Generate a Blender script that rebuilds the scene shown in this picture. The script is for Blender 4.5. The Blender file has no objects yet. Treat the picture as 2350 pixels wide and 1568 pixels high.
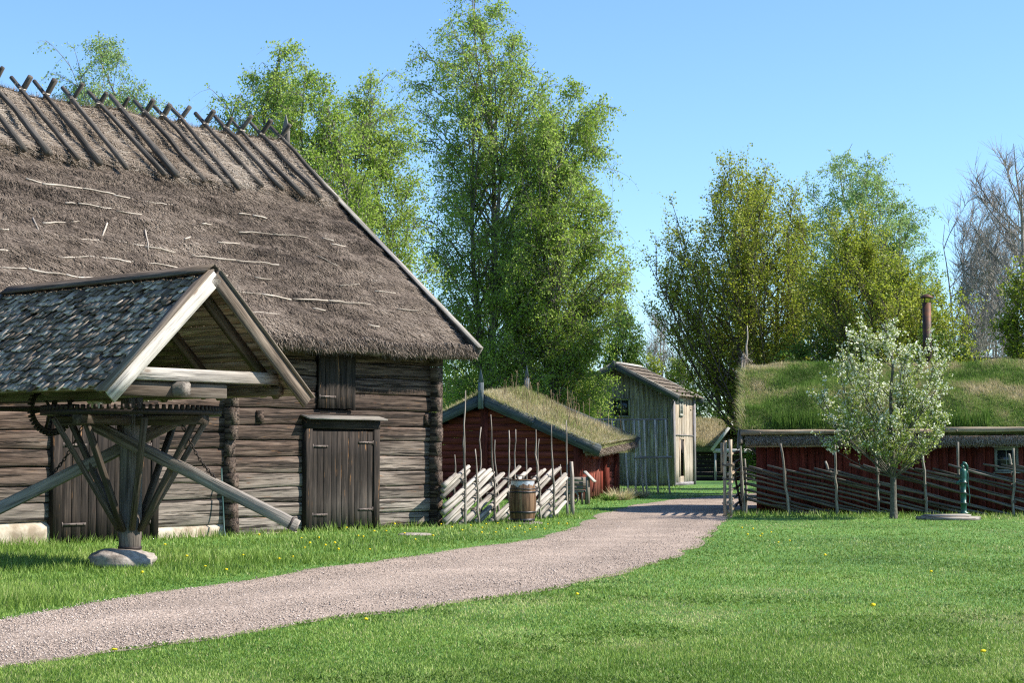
import bpy, math
import numpy as np
from mathutils import Vector, Matrix

# ------------------------------------------------------------------ camera model
F, CX, CY, EYE = 3915.0, 1174.5, 784.0, 1.63      # focal length etc. in units of a 2349 px wide picture
PITCH = math.atan(253.0 / F)
CP, SP = math.cos(PITCH), math.sin(PITCH)
CAM = np.array([0, 0, EYE])

def ray(px, py):
    dx, dy = (px - CX) / F, (CY - py) / F
    return np.array([dx, CP - dy * SP, SP + dy * CP])

def at(px, py, Y):
    d = ray(px, py)
    return CAM + d * (Y / d[1])

def gnd(px, py, z=0.0):
    d = ray(px, py)
    return CAM + d * ((z - EYE) / d[2])

def rng(s): return np.random.default_rng(s)

# ------------------------------------------------------------------ noise
def _hash(ix, iy, iz, seed):
    h = (ix.astype(np.int64) * 374761393 + iy.astype(np.int64) * 668265263 + iz.astype(np.int64) * 2147483647 + seed * 1274126177) & 0xFFFFFFFF
    h = ((h ^ (h >> 13)) * 1274126177) & 0xFFFFFFFF
    h = (h ^ (h >> 16)) & 0xFFFF
    return h / 32767.5 - 1.0

def vnoise(P, seed=0):
    P = np.asarray(P, float)
    if P.ndim == 1: P = P[None]
    if P.shape[-1] == 2: P = np.concatenate([P, np.zeros(P.shape[:-1] + (1,))], -1)
    i = np.floor(P); f = P - i; f = f * f * (3 - 2 * f)
    x, y, z = i[..., 0], i[..., 1], i[..., 2]
    r = 0
    for a in (0, 1):
        wx = f[..., 0] if a else 1 - f[..., 0]
        for b in (0, 1):
            wy = f[..., 1] if b else 1 - f[..., 1]
            for c in (0, 1):
                wz = f[..., 2] if c else 1 - f[..., 2]
                r = r + wx * wy * wz * _hash(x + a, y + b, z + c, seed)
    return r

def fbm(P, seed=0, oct=3):
    P = np.asarray(P, float); r = 0; a = 1.0
    for k in range(oct):
        r = r + a * vnoise(P * (2 ** k), seed + 17 * k); a *= .5
    return r

def unit(v):
    v = np.asarray(v, float)
    return v / np.maximum(np.linalg.norm(v, axis=-1, keepdims=True), 1e-9)

# ------------------------------------------------------------------ scene objects
S = bpy.context.scene
COL = S.collection

def props(o, label=None, cat=None, group=None, kind=None):
    if label: o['label'] = label
    if cat: o['category'] = cat
    if group: o['group'] = group
    if kind: o['kind'] = kind
    return o

def thing(name, label, cat, loc=(0, 0, 0), rotz=0.0, group=None):
    o = bpy.data.objects.new(name, None); COL.objects.link(o)
    o.location = tuple(float(c) for c in loc); o.rotation_euler = (0, 0, rotz)
    o.empty_display_size = .3
    return props(o, label, cat, group)

class MB:
    """collects geometry; build() links it as ONE mesh object"""
    def __init__(s): s.V = []; s.Fc = []; s.G = []; s.T = []; s.Wr = []; s.n = 0
    def add(s, V, faces, gc=None, tint=1.0, wear=0.0):
        V = np.asarray(V, float).reshape(-1, 3); n = len(V)
        s.V.append(V)
        s.G.append(V.copy() if gc is None else np.asarray(gc, float).reshape(-1, 3))
        s.T.append(np.broadcast_to(np.asarray(tint, float), (n,)).copy())
        s.Wr.append(np.broadcast_to(np.asarray(wear, float), (n,)).copy())
        for f in (faces if isinstance(faces, list) else [faces]):
            f = np.asarray(f, int)
            if f.ndim == 1: f = f[None]
            s.Fc.append(f + s.n)
        s.n += n
        return s
    def build(s, name, mat, parent=None, smooth=False):
        me = bpy.data.meshes.new(name)
        V = np.concatenate(s.V)
        me.vertices.add(len(V)); me.vertices.foreach_set('co', V.astype(np.float32).ravel())
        li = np.concatenate([f.ravel() for f in s.Fc]); lt = np.concatenate([np.full(len(f), f.shape[1]) for f in s.Fc])
        me.loops.add(len(li)); me.loops.foreach_set('vertex_index', li.astype(np.int32))
        me.polygons.add(len(lt)); st = np.concatenate([[0], np.cumsum(lt)[:-1]])
        me.polygons.foreach_set('loop_start', st.astype(np.int32)); me.polygons.foreach_set('loop_total', lt.astype(np.int32))
        if smooth: me.polygons.foreach_set('use_smooth', np.ones(len(lt), bool))
        a = me.attributes.new('gc', 'FLOAT_VECTOR', 'POINT'); a.data.foreach_set('vector', np.concatenate(s.G).astype(np.float32).ravel())
        a = me.attributes.new('tint', 'FLOAT', 'POINT'); a.data.foreach_set('value', np.concatenate(s.T).astype(np.float32))
        a = me.attributes.new('wear', 'FLOAT', 'POINT'); a.data.foreach_set('value', np.concatenate(s.Wr).astype(np.float32))
        me.update(calc_edges=True); me.validate()
        me.materials.append(mat)
        o = bpy.data.objects.new(name, me); COL.objects.link(o)
        if parent is not None: o.parent = parent
        return o

_off = rng(5)
def beam(m, p0, p1, w, h, up=(0, 0, 1), ch=0.0, nseg=1, wob=0.0, tint=1.0, wear=(0, 0), taper=1.0, seed=None):
    """squared timber from p0 to p1, w across, h along up, chamfer ch"""
    p0, p1 = np.asarray(p0, float), np.asarray(p1, float)
    d = p1 - p0; L = np.linalg.norm(d); d = d / L
    up = np.asarray(up, float)
    if abs(np.dot(d, up)) > .98: up = np.array([1., 0, 0]) if abs(d[0]) < .9 else np.array([0, 1., 0])
    sd = unit(np.cross(d, up)); u = np.cross(sd, d)
    a, b = w / 2, h / 2
    if ch > 0:
        cs = np.array([(-a + ch, -b), (a - ch, -b), (a, -b + ch), (a, b - ch), (a - ch, b), (-a + ch, b), (-a, b - ch), (-a, -b + ch)])
    else:
        cs = np.array([(-a, -b), (a, -b), (a, b), (-a, b)])
    k = len(cs); ts = np.linspace(0, 1, nseg + 1)
    o = _off.uniform(0, 50, 3)
    V = []; G = []; W = []
    for t in ts:
        sc = 1 + (taper - 1) * t
        c = p0 + d * L * t
        if wob: c = c + (sd * _off.normal() + u * _off.normal()) * wob
        V.append(c + np.outer(cs[:, 0] * sc, sd) + np.outer(cs[:, 1] * sc, u))
        G.append(np.stack([np.full(k, L * t + o[0]), cs[:, 0] + o[1], cs[:, 1] + o[2]], 1))
        W.append(np.full(k, wear[0] + (wear[1] - wear[0]) * t))
    V = np.concatenate(V); G = np.concatenate(G); W = np.concatenate(W)
    i = np.arange(k); j = (i + 1) % k
    q = [np.stack([i + r * k, j + r * k, j + (r + 1) * k, i + (r + 1) * k], 1) for r in range(nseg)]
    m.add(V, [np.concatenate(q), np.arange(k)[::-1], np.arange(k) + nseg * k], G, tint, W)

def bx(m, lo, hi, tint=1.0, wear=(0, 0), ax=None, nseg=1, ch=0.0):
    """axis aligned box; grain along the longest side (or ax)"""
    lo, hi = np.minimum(lo, hi).astype(float), np.maximum(lo, hi).astype(float); c = (lo + hi) / 2; s = hi - lo
    ax = int(np.argmax(s)) if ax is None else ax
    p0, p1 = c.copy(), c.copy(); p0[ax] = lo[ax]; p1[ax] = hi[ax]
    up = {0: (0, 0, 1), 1: (0, 0, 1), 2: (0, 1, 0)}[ax]
    w, h = {0: (s[1], s[2]), 1: (s[0], s[2]), 2: (s[0], s[1])}[ax]
    beam(m, p0, p1, w, h, up, ch, nseg, 0, tint, wear)

def tube(m, P, R, sides=8, tint=1.0, wear=0.0, flat=1.0, capcol=None):
    P = np.asarray(P, float); n = len(P); R = np.broadcast_to(np.asarray(R, float), (n,))
    T = unit(np.gradient(P, axis=0))
    ref = np.array([0, 0, 1.]) if abs(unit(P[-1] - P[0])[2]) < .8 else np.array([1., .1, 0])
    A = unit(np.cross(T, ref)); B = np.cross(A, T)
    th = np.arange(sides) / sides * 2 * math.pi
    c, s_ = np.cos(th), np.sin(th) * flat
    V = P[:, None] + R[:, None, None] * (c[None, :, None] * A[:, None] + s_[None, :, None] * B[:, None])
    o = _off.uniform(0, 50, 3)
    Ls = np.concatenate([[0], np.cumsum(np.linalg.norm(np.diff(P, axis=0), axis=1))])
    G = np.stack([np.repeat(Ls[:, None], sides, 1) + o[0], R[:, None] * c + o[1], R[:, None] * s_ + o[2]], -1)
    i = np.arange(sides); j = (i + 1) % sides
    q = [np.stack([i + r * sides, j + r * sides, j + (r + 1) * sides, i + (r + 1) * sides], 1) for r in range(n - 1)]
    m.add(V.reshape(-1, 3), [np.concatenate(q), np.arange(sides)[::-1], np.arange(sides) + (n - 1) * sides], G.reshape(-1, 3), tint, wear)

def stick(m, p0, p1, r0, r1=None, n=5, wob=.02, sides=7, seed=0, **k):
    p0, p1 = np.asarray(p0, float), np.asarray(p1, float); g = rng(seed)
    r1 = r0 if r1 is None else r1; t = np.linspace(0, 1, n)
    P = p0 + np.outer(t, p1 - p0); off = np.cumsum(g.normal(0, wob, (n, 3)), 0); off -= np.outer(t, off[-1]); off -= np.outer(1 - t, off[0])
    tube(m, P + off, (r0 + (r1 - r0) * t) * g.uniform(.88, 1.12, n), sides, **k)

def tubes(m, P, R, sides=3, tint=1.0):
    """many tubes at once: P (n,k,3), R (n,k)"""
    n, k, _ = P.shape
    if n == 0: return
    T = unit(np.gradient(P, axis=1))
    ref = np.zeros_like(T); ref[..., 0] = .3; ref[..., 1] = .2; ref[..., 2] = 1
    ref[np.abs(T[..., 2]) > .85] = (1, .2, 0)
    A = unit(np.cross(T, ref)); B = np.cross(A, T)
    th = np.arange(sides) / sides * 2 * math.pi
    V = P[:, :, None] + R[:, :, None, None] * (np.cos(th)[:, None] * A[:, :, None] + np.sin(th)[:, None] * B[:, :, None])
    base = (np.arange(n) * k * sides)[:, None, None]
    i = np.arange(sides); j = (i + 1) % sides; r = np.arange(k - 1)[:, None] * sides
    q = np.stack([i + r, j + r, j + r + sides, i + r + sides], -1).reshape(1, -1, 4) + base
    m.add(V.reshape(-1, 3), q.reshape(-1, 4), None, tint)

def grid(m, P, gc=None, tint=1.0, wear=0.0):
    P = np.asarray(P, float); a, b = P.shape[:2]
    i = np.arange(a - 1)[:, None] * b + np.arange(b - 1)
    q = np.stack([i, i + 1, i + b + 1, i + b], -1).reshape(-1, 4)
    t = tint.ravel() if isinstance(tint, np.ndarray) else tint
    w = wear.ravel() if isinstance(wear, np.ndarray) else wear
    m.add(P.reshape(-1, 3), q, None if gc is None else np.asarray(gc).reshape(-1, 3), t, w)

def blades(m, P, D, W, tint, side=None, seed=0):
    """triangular blades: base P, length vector D, width W"""
    n = len(P); g = rng(seed)
    if side is None:
        th = g.uniform(0, 2 * math.pi, n); side = np.stack([np.cos(th), np.sin(th), np.zeros(n)], 1)
    sv = side * (np.broadcast_to(W, (n,)) / 2)[:, None]
    V = np.stack([P - sv, P + sv, P + D], 1).reshape(-1, 3)
    m.add(V, np.arange(3 * n).reshape(-1, 3), None, np.repeat(np.broadcast_to(tint, (n,)), 3))

def lathe(m, prof, sides=24, c=(0, 0, 0), tint=1.0):
    prof = np.asarray(prof, float); th = np.arange(sides + 1) / sides * 2 * math.pi
    P = np.stack([prof[:, 0][:, None] * np.cos(th) + c[0], prof[:, 0][:, None] * np.sin(th) + c[1], np.repeat(prof[:, 1][:, None], sides + 1, 1) + c[2]], -1)
    G = np.stack([np.repeat(prof[:, 1][:, None], sides + 1, 1), np.broadcast_to(th * prof[:, 0].max(), P.shape[:2]), np.zeros(P.shape[:2])], -1)
    grid(m, P[:, ::-1], G[:, ::-1], tint)

def rock(m, c, r, seed, amp=.18, nu=28, nv=16, tint=1.0):
    th = np.linspace(0, 2 * math.pi, nu + 1); ph = np.linspace(0, math.pi, nv)
    D = np.stack([np.outer(np.sin(ph), np.cos(th)), np.outer(np.sin(ph), np.sin(th)), np.outer(np.cos(ph), np.ones(nu + 1))], -1)
    D[:, -1] = D[:, 0]
    E = np.sign(D) * np.abs(D) ** .75
    n = 1 + amp * fbm(D * 1.6 + seed * 3.1, seed, 3)
    grid(m, (E * n[..., None] * np.asarray(r) + np.asarray(c)), None, tint)

# ------------------------------------------------------------------ materials
def nmat(name):
    m = bpy.data.materials.new(name); m.use_nodes = True
    nt = m.node_tree; nt.nodes.clear()
    out = nt.nodes.new('ShaderNodeOutputMaterial'); b = nt.nodes.new('ShaderNodeBsdfPrincipled')
    nt.links.new(b.outputs[0], out.inputs[0])
    def N(t, **k):
        n = nt.nodes.new('ShaderNode' + t)
        for a, v in k.items():
            if a in n.inputs: n.inputs[a].default_value = v
            else: setattr(n, a, v)
        return n
    return m, nt, b, out, N, nt.links.new

def ramp(N, stops):
    r = N('ValToRGB'); e = r.color_ramp.elements
    while len(e) < len(stops): e.new(.5)
    for el, (p, c) in zip(e, stops): el.position = p; el.color = (*c, 1) if len(c) == 3 else c
    return r

def wood(name, dark, mid, light, worn=(.36, .34, .31), grain=26, bump=.5, rough=.85, crack=.55, knots=True, streak=None, cth=.35):
    m, nt, b, out, N, L = nmat(name)
    at_ = N('Attribute', attribute_name='gc')
    def noise(sc, detail, scale=1.0, dist=0.0):
        mp = N('Mapping'); mp.inputs['Scale'].default_value = sc; L(at_.outputs['Vector'], mp.inputs[0])
        n = N('TexNoise', Scale=scale, Detail=detail, Roughness=.65, Distortion=dist); L(mp.outputs[0], n.inputs['Vector']); return n
    g1 = noise((1.3, grain, grain), 6, 1, .4); g2 = noise((.7, 5, 5), 3); g3 = noise((.55, grain * .8, grain * .8), 3, 1, .6)
    r1 = ramp(N, [(.36, dark), (.5, mid), (.66, light)]); L(g1.outputs['Fac'], r1.inputs[0])
    # broad stains
    r2 = ramp(N, [(.3, (.6, .58, .56)), (.7, (1.15, 1.12, 1.1))]); L(g2.outputs['Fac'], r2.inputs[0])
    mu = N('MixRGB', blend_type='MULTIPLY', Fac=1.0); L(r1.outputs[0], mu.inputs[1]); L(r2.outputs[0], mu.inputs[2])
    # worn grey
    wr = N('Attribute', attribute_name='wear')
    rw = ramp(N, [(.34, tuple(c * .5 for c in worn)), (.5, worn), (.68, tuple(min(1, c * 1.3) for c in worn))]); L(g1.outputs['Fac'], rw.inputs[0])
    wadd = N('Math', operation='MULTIPLY_ADD'); L(g2.outputs['Fac'], wadd.inputs[0]); wadd.inputs[1].default_value = .5; wadd.inputs[2].default_value = -.25
    ws = N('Math', operation='ADD', use_clamp=True); L(wr.outputs['Fac'], ws.inputs[0]); L(wadd.outputs[0], ws.inputs[1])
    wm = N('Math', operation='MULTIPLY', use_clamp=True); L(ws.outputs[0], wm.inputs[0])
    wl = N('Math', operation='MULTIPLY', use_clamp=True); L(wr.outputs['Fac'], wl.inputs[0]); wl.inputs[1].default_value = 4; L(wl.outputs[0], wm.inputs[1])
    mw = N('MixRGB'); L(wm.outputs[0], mw.inputs[0]); L(mu.outputs[0], mw.inputs[1]); L(rw.outputs[0], mw.inputs[2])
    # drying cracks
    rc = ramp(N, [(cth, (1, 1, 1)), (cth + .06, (0, 0, 0))]); L(g3.outputs['Fac'], rc.inputs[0])
    cm = N('Math', operation='MULTIPLY'); L(rc.outputs[0], cm.inputs[0]); cm.inputs[1].default_value = crack
    mc = N('MixRGB'); L(cm.outputs[0], mc.inputs[0]); L(mw.outputs[0], mc.inputs[1]); mc.inputs[2].default_value = (dark[0] * .35, dark[1] * .33, dark[2] * .3, 1)
    last = mc
    if knots:
        mp = N('Mapping'); mp.inputs['Scale'].default_value = (1.6, 4.5, 4.5); L(at_.outputs['Vector'], mp.inputs[0])
        vo = N('TexVoronoi', Scale=1.0); L(mp.outputs[0], vo.inputs['Vector'])
        rk = ramp(N, [(.06, (1, 1, 1)), (.12, (0, 0, 0))]); L(vo.outputs['Distance'], rk.inputs[0])
        mk = N('MixRGB'); km = N('Math', operation='MULTIPLY'); L(rk.outputs[0], km.inputs[0]); km.inputs[1].default_value = .55
        L(km.outputs[0], mk.inputs[0]); L(last.outputs[0], mk.inputs[1]); mk.inputs[2].default_value = (mid[0] * 1.1, mid[1] * .75, mid[2] * .5, 1)
        last = mk
    if streak:
        gs = noise((1.1, 13, 13), 3, 1, .3); rs_ = ramp(N, [(.63, (0, 0, 0)), (.68, (1, 1, 1))]); L(gs.outputs['Fac'], rs_.inputs[0])
        g5 = noise((9, 60, 60), 2); r5 = ramp(N, [(.4, (0, 0, 0)), (.6, (1, 1, 1))]); L(g5.outputs['Fac'], r5.inputs[0])
        sm_ = N('Math', operation='MULTIPLY'); L(rs_.outputs[0], sm_.inputs[0]); L(r5.outputs[0], sm_.inputs[1]); mk = N('MixRGB'); L(sm_.outputs[0], mk.inputs[0]); L(last.outputs[0], mk.inputs[1]); mk.inputs[2].default_value = (*streak, 1); last = mk
    ti = N('Attribute', attribute_name='tint')
    mt = N('MixRGB', blend_type='MULTIPLY', Fac=1.0); L(last.outputs[0], mt.inputs[1]); L(ti.outputs['Fac'], mt.inputs[2])
    L(mt.outputs[0], b.inputs['Base Color'])
    b.inputs['Roughness'].default_value = rough; b.inputs['Specular IOR Level'].default_value = .25
    bh = N('Math', operation='SUBTRACT'); L(g1.outputs['Fac'], bh.inputs[0]); L(cm.outputs[0], bh.inputs[1])
    bp = N('Bump', Strength=bump, Distance=.02); L(bh.outputs[0], bp.inputs['Height']); L(bp.outputs[0], b.inputs['Normal'])
    return m

def tinted(name, stops, rough=.8, transl=0.0, spec=.3, bump=None, noisecol=0.0):
    """colour ramp over the per-blade 'tint' attribute (0..1)"""
    m, nt, b, out, N, L = nmat(name)
    ti = N('Attribute', attribute_name='tint'); r = ramp(N, stops); L(ti.outputs['Fac'], r.inputs[0])
    L(r.outputs[0], b.inputs['Base Color'])
    b.inputs['Roughness'].default_value = rough; b.inputs['Specular IOR Level'].default_value = spec
    if transl:
        tr = N('BsdfTranslucent'); L(r.outputs[0], tr.inputs[0]); mx = N('MixShader'); mx.inputs[0].default_value = transl
        L(b.outputs[0], mx.inputs[1]); L(tr.outputs[0], mx.inputs[2]); L(mx.outputs[0], out.inputs[0])
    return m

def noisy(name, stops, scale=8, detail=6, rough=.85, bump=.3, dist=.02, metal=0.0, spec=.3, scale2=None, coord='Object', rough2=.6):
    m, nt, b, out, N, L = nmat(name)
    tc = N('TexCoord'); n = N('TexNoise', Scale=scale, Detail=detail, Roughness=rough2); L(tc.outputs[coord], n.inputs['Vector'])
    r = ramp(N, stops); src = n.outputs['Fac']
    if scale2:
        n2 = N('TexNoise', Scale=scale2, Detail=3); L(tc.outputs[coord], n2.inputs['Vector'])
        a = N('Math', operation='MULTIPLY_ADD'); L(n2.outputs['Fac'], a.inputs[0]); a.inputs[1].default_value = .9; a.inputs[2].default_value = -.45
        a2 = N('Math', operation='ADD'); L(n.outputs['Fac'], a2.inputs[0]); L(a.outputs[0], a2.inputs[1]); src = a2.outputs[0]
    L(src, r.inputs[0])
    ti = N('Attribute', attribute_name='tint'); mt = N('MixRGB', blend_type='MULTIPLY', Fac=1.0); L(r.outputs[0], mt.inputs[1]); L(ti.outputs['Fac'], mt.inputs[2])
    L(mt.outputs[0], b.inputs['Base Color'])
    b.inputs['Roughness'].default_value = rough; b.inputs['Metallic'].default_value = metal; b.inputs['Specular IOR Level'].default_value = spec
    bp = N('Bump', Strength=bump, Distance=dist); L(n.outputs['Fac'], bp.inputs['Height']); L(bp.outputs[0], b.inputs['Normal'])
    return m

M = {}
M['logs'] = wood('hewn_log_wood', (.024, .016, .012), (.080, .054, .041), (.150, .112, .088), worn=(.32, .285, .245), crack=.85, grain=21, streak=(.17, .095, .05), cth=.40, bump=.9)
M['darkwood'] = wood('dark_tarred_wood', (.008, .006, .005), (.020, .015, .012), (.046, .035, .028), worn=(.15, .132, .115), crack=.4, grain=16, streak=(.20, .105, .045))
M['greywood'] = wood('weathered_grey_wood', (.16, .145, .13), (.31, .29, .265), (.44, .42, .39), worn=(.5, .49, .46))
M['beamwood'] = wood('aged_beam_wood', (.055, .040, .028), (.135, .103, .076), (.23, .19, .15), worn=(.47, .44, .40))
M['polewood'] = wood('ridge_pole_wood', (.042, .037, .032), (.085, .076, .067), (.135, .122, .108), worn=(.22, .21, .19), knots=False)
M['shingle'] = wood('shake_wood', (.060, .046, .033), (.150, .117, .086), (.265, .217, .170), worn=(.56, .48, .39), grain=22, knots=False)
M['railwood'] = wood('fence_rail_wood', (.12, .105, .088), (.25, .225, .195), (.37, .34, .305), worn=(.40, .375, .34), knots=False)
M['railshade'] = wood('shaded_rail_wood', (.060, .056, .046), (.125, .117, .100), (.21, .20, .175), worn=(.36, .34, .29), knots=False)  # dark copy of the rail wood, shade of the backlit fences in its colour
M['freshpole'] = wood('pale_peeled_wood', (.26, .19, .12), (.46, .37, .27), (.60, .52, .41), knots=False)
M['palestick'] = wood('bleached_stick_wood', (.26, .225, .185), (.46, .41, .35), (.58, .53, .47), knots=False, crack=.2)
M['red'] = wood('red_ochre_boards', (.075, .013, .008), (.150, .026, .016), (.205, .045, .030), worn=(.26, .12, .09), knots=False, grain=18)
M['barge'] = wood('shaded_bargeboard_wood', (.040, .050, .058), (.075, .092, .104), (.120, .138, .150), worn=(.25, .26, .26))  # grey weathered wood with its bluish shade put into the colour
M['greyboard'] = wood('grey_board_wood', (.125, .118, .125), (.265, .255, .272), (.38, .37, .39), worn=(.42, .40, .41), crack=.6)
M['tanboard'] = wood('sunlit_board_wood', (.20, .15, .105), (.38, .315, .245), (.50, .44, .365), worn=(.46, .44, .40), crack=.6)  # paler, warmer copy of the grey boards, sunlight on the side wall included
M['barrel'] = wood('oak_barrel_wood', (.055, .030, .016), (.150, .087, .047), (.25, .16, .095), grain=16, rough=.6)
M['thatch'] = tinted('reed_thatch', [(0, (.030, .024, .020)), (.35, (.158, .124, .098)), (.7, (.305, .250, .203)), (1, (.52, .455, .38))], rough=.9, spec=.15)
M['hay'] = tinted('ridge_straw', [(0, (.09, .065, .044)), (.35, (.24, .19, .148)), (.7, (.38, .33, .275)), (1, (.54, .49, .42))], rough=.9, spec=.15)
M['thatchbase'] = noisy('thatch_base', [(.3, (.035, .028, .023)), (.55, (.12, .094, .075)), (.8, (.20, .165, .135))], scale=14, detail=8, bump=1.0, dist=.05, spec=.1, scale2=2.2)
M['haybase'] = noisy('ridge_straw_base', [(.3, (.08, .060, .042)), (.55, (.20, .165, .130)), (.8, (.31, .27, .22))], scale=12, detail=8, bump=1.0, dist=.05, spec=.1, scale2=1.5)
M['sod'] = tinted('roof_turf', [(0, (.065, .125, .018)), (.3, (.145, .255, .040)), (.5, (.245, .31, .085)), (.72, (.42, .36, .19)), (1, (.62, .54, .36))], rough=.8, transl=.25)
M['sodbase'] = noisy('turf_soil', [(.3, (.05, .055, .020)), (.6, (.12, .135, .045)), (.8, (.20, .17, .08))], scale=9, bump=.8, dist=.05)
M['grass'] = tinted('lawn_blades', [(0, (.060, .110, .016)), (.35, (.128, .215, .030)), (.65, (.205, .315, .052)), (.88, (.30, .38, .10)), (1, (.44, .41, .20))], rough=.6, transl=.3, spec=.35)
M['ground'] = noisy('lawn_soil', [(.3, (.045, .105, .017)), (.55, (.080, .180, .028)), (.8, (.13, .235, .05))], scale=6, detail=9, bump=.5, dist=.03, scale2=.25)
M['iron'] = noisy('rusted_iron', [(.3, (.012, .009, .008)), (.6, (.032, .023, .019)), (.8, (.06, .04, .028))], scale=25, rough=.6, metal=.3, bump=.2)
M['strap'] = noisy('strap_hinge_iron', [(.3, (.06, .046, .040)), (.6, (.12, .096, .085)), (.8, (.16, .13, .12))], scale=25, rough=.6, metal=.2, bump=.2)
M['hoop'] = noisy('dark_hoop_iron', [(.3, (.02, .021, .024)), (.7, (.055, .057, .062))], scale=30, rough=.45, metal=.7, bump=.1)
M['flue'] = noisy('rusty_flue_steel', [(.25, (.030, .022, .020)), (.5, (.060, .036, .028)), (.75, (.16, .060, .028))], scale=3, rough=.6, metal=.35, bump=.15, scale2=.8)
M['pump'] = noisy('green_pump_paint', [(.3, (.010, .060, .048)), (.7, (.016, .098, .078))], scale=12, rough=.4, bump=.1, spec=.5)
M['stone'] = noisy('granite_stone', [(.3, (.14, .118, .10)), (.55, (.27, .23, .195)), (.8, (.40, .35, .31))], scale=16, detail=8, bump=.6, dist=.02, scale2=2.5)
M['plinth'] = noisy('limestone_footing', [(.3, (.24, .19, .135)), (.55, (.42, .36, .28)), (.8, (.52, .47, .39))], scale=5, detail=8, bump=.6, dist=.03, scale2=1.2)
M['glass'] = noisy('dark_window_glass', [(.3, (.010, .013, .016)), (.7, (.026, .032, .038))], scale=2, rough=.06, bump=.02, spec=.6)
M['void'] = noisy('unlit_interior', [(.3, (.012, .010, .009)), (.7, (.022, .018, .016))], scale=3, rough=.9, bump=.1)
M['frame'] = wood('window_frame_wood', (.30, .31, .28), (.44, .45, .41), (.55, .56, .52), knots=False)
M['greyframe'] = wood('grey_window_frame_wood', (.14, .16, .14), (.24, .27, .24), (.33, .36, .33), knots=False)
M['tile'] = noisy('dark_clay_tiles', [(.3, (.05, .042, .040)), (.7, (.12, .10, .095))], scale=20, bump=.3)
M['wire'] = noisy('galvanised_wire', [(.3, (.20, .20, .20)), (.7, (.36, .36, .36))], scale=20, rough=.5, metal=.4, bump=.1)
M['plastic'] = noisy('clear_plastic_wrap', [(.3, (.20, .21, .23)), (.7, (.48, .50, .53))], scale=9, rough=.22, bump=.5, spec=.6)
M['hose'] = noisy('green_hose_rubber', [(.3, (.02, .055, .050)), (.7, (.035, .085, .078))], scale=9, rough=.45, bump=.1)
M['yellow'] = noisy('dandelion_petals', [(.3, (.62, .44, .006)), (.7, (.78, .60, .012))], scale=60, bump=.3)
M['birchleaf'] = tinted('birch_leaves', [(0, (.17, .26, .03)), (.5, (.30, .43, .06)), (1, (.44, .54, .14))], rough=.5, transl=.52, spec=.3)
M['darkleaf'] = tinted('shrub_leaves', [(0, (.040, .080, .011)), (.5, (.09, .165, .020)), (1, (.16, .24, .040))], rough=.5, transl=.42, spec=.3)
M['mapleleaf'] = tinted('maple_leaves', [(0, (.155, .20, .014)), (.5, (.29, .35, .032)), (1, (.44, .46, .085))], rough=.5, transl=.5, spec=.35)
M['blueleaf'] = tinted('distant_birch_leaves', [(0, (.15, .25, .06)), (.5, (.27, .40, .12)), (1, (.40, .52, .21))], rough=.5, transl=.5, spec=.3)
M['appleleaf'] = tinted('fruit_tree_leaves', [(0, (.14, .21, .028)), (.5, (.29, .37, .065)), (1, (.42, .47, .14))], rough=.5, transl=.45)
M['petal'] = tinted('white_blossom', [(0, (.74, .76, .56)), (1, (.90, .90, .80))], rough=.6, transl=.42)
M['birchbark'] = noisy('birch_bark', [(.35, (.05, .045, .04)), (.55, (.19, .17, .15)), (.75, (.36, .33, .30))], scale=3.5, detail=6, bump=.3)
M['bark'] = noisy('grey_brown_bark', [(.3, (.045, .036, .028)), (.6, (.105, .088, .070)), (.8, (.17, .15, .125))], scale=7, bump=.5)
M['barebark'] = noisy('bare_twig_bark', [(.3, (.17, .152, .135)), (.7, (.33, .30, .265))], scale=7, bump=.3)
M['applebark'] = noisy('fruit_tree_bark', [(.3, (.05, .046, .036)), (.6, (.12, .112, .088)), (.8, (.22, .205, .17))], scale=14, bump=.6)
M['drystalk'] = tinted('dry_stalks', [(0, (.16, .11, .06)), (1, (.40, .32, .20))], rough=.9, transl=.2)

def gravel_mat():
    m, nt, b, out, N, L = nmat('pinkish_gravel')
    tc = N('TexCoord')
    vo = N('TexVoronoi', Scale=38.0); L(tc.outputs['Object'], vo.inputs['Vector'])
    n = N('TexNoise', Scale=.8, Detail=6.0, Roughness=.65); L(tc.outputs['Object'], n.inputs['Vector'])
    n2 = N('TexNoise', Scale=16.0, Detail=6.0, Roughness=.7); L(tc.outputs['Object'], n2.inputs['Vector'])
    r = ramp(N, [(.3, (.22, .172, .138)), (.55, (.34, .274, .226)), (.8, (.43, .355, .30))]); L(n2.outputs['Fac'], r.inputs[0])
    sep = N('SeparateColor'); L(vo.outputs['Color'], sep.inputs[0])
    r3 = ramp(N, [(0, (.6, .58, .57)), (.5, (1, 1, 1)), (1, (1.3, 1.29, 1.28))]); L(sep.outputs[0], r3.inputs[0])
    m1 = N('MixRGB', blend_type='MULTIPLY', Fac=1.0); L(r.outputs[0], m1.inputs[1]); L(r3.outputs[0], m1.inputs[2])
    r2 = ramp(N, [(.35, (.8, .79, .78)), (.65, (1.08, 1.07, 1.06))]); L(n.outputs['Fac'], r2.inputs[0])
    m2 = N('MixRGB', blend_type='MULTIPLY', Fac=1.0); L(m1.outputs[0], m2.inputs[1]); L(r2.outputs[0], m2.inputs[2])
    ti = N('Attribute', attribute_name='tint'); m3 = N('MixRGB', blend_type='MULTIPLY', Fac=1.0); L(m2.outputs[0], m3.inputs[1]); L(ti.outputs['Fac'], m3.inputs[2]); L(m3.outputs[0], b.inputs['Base Color']); b.inputs['Roughness'].default_value = .9; b.inputs['Specular IOR Level'].default_value = .2
    bp = N('Bump', Strength=.9, Distance=.012); L(vo.outputs['Distance'], bp.inputs['Height']); L(bp.outputs[0], b.inputs['Normal'])
    return m
M['gravel'] = gravel_mat()
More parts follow.
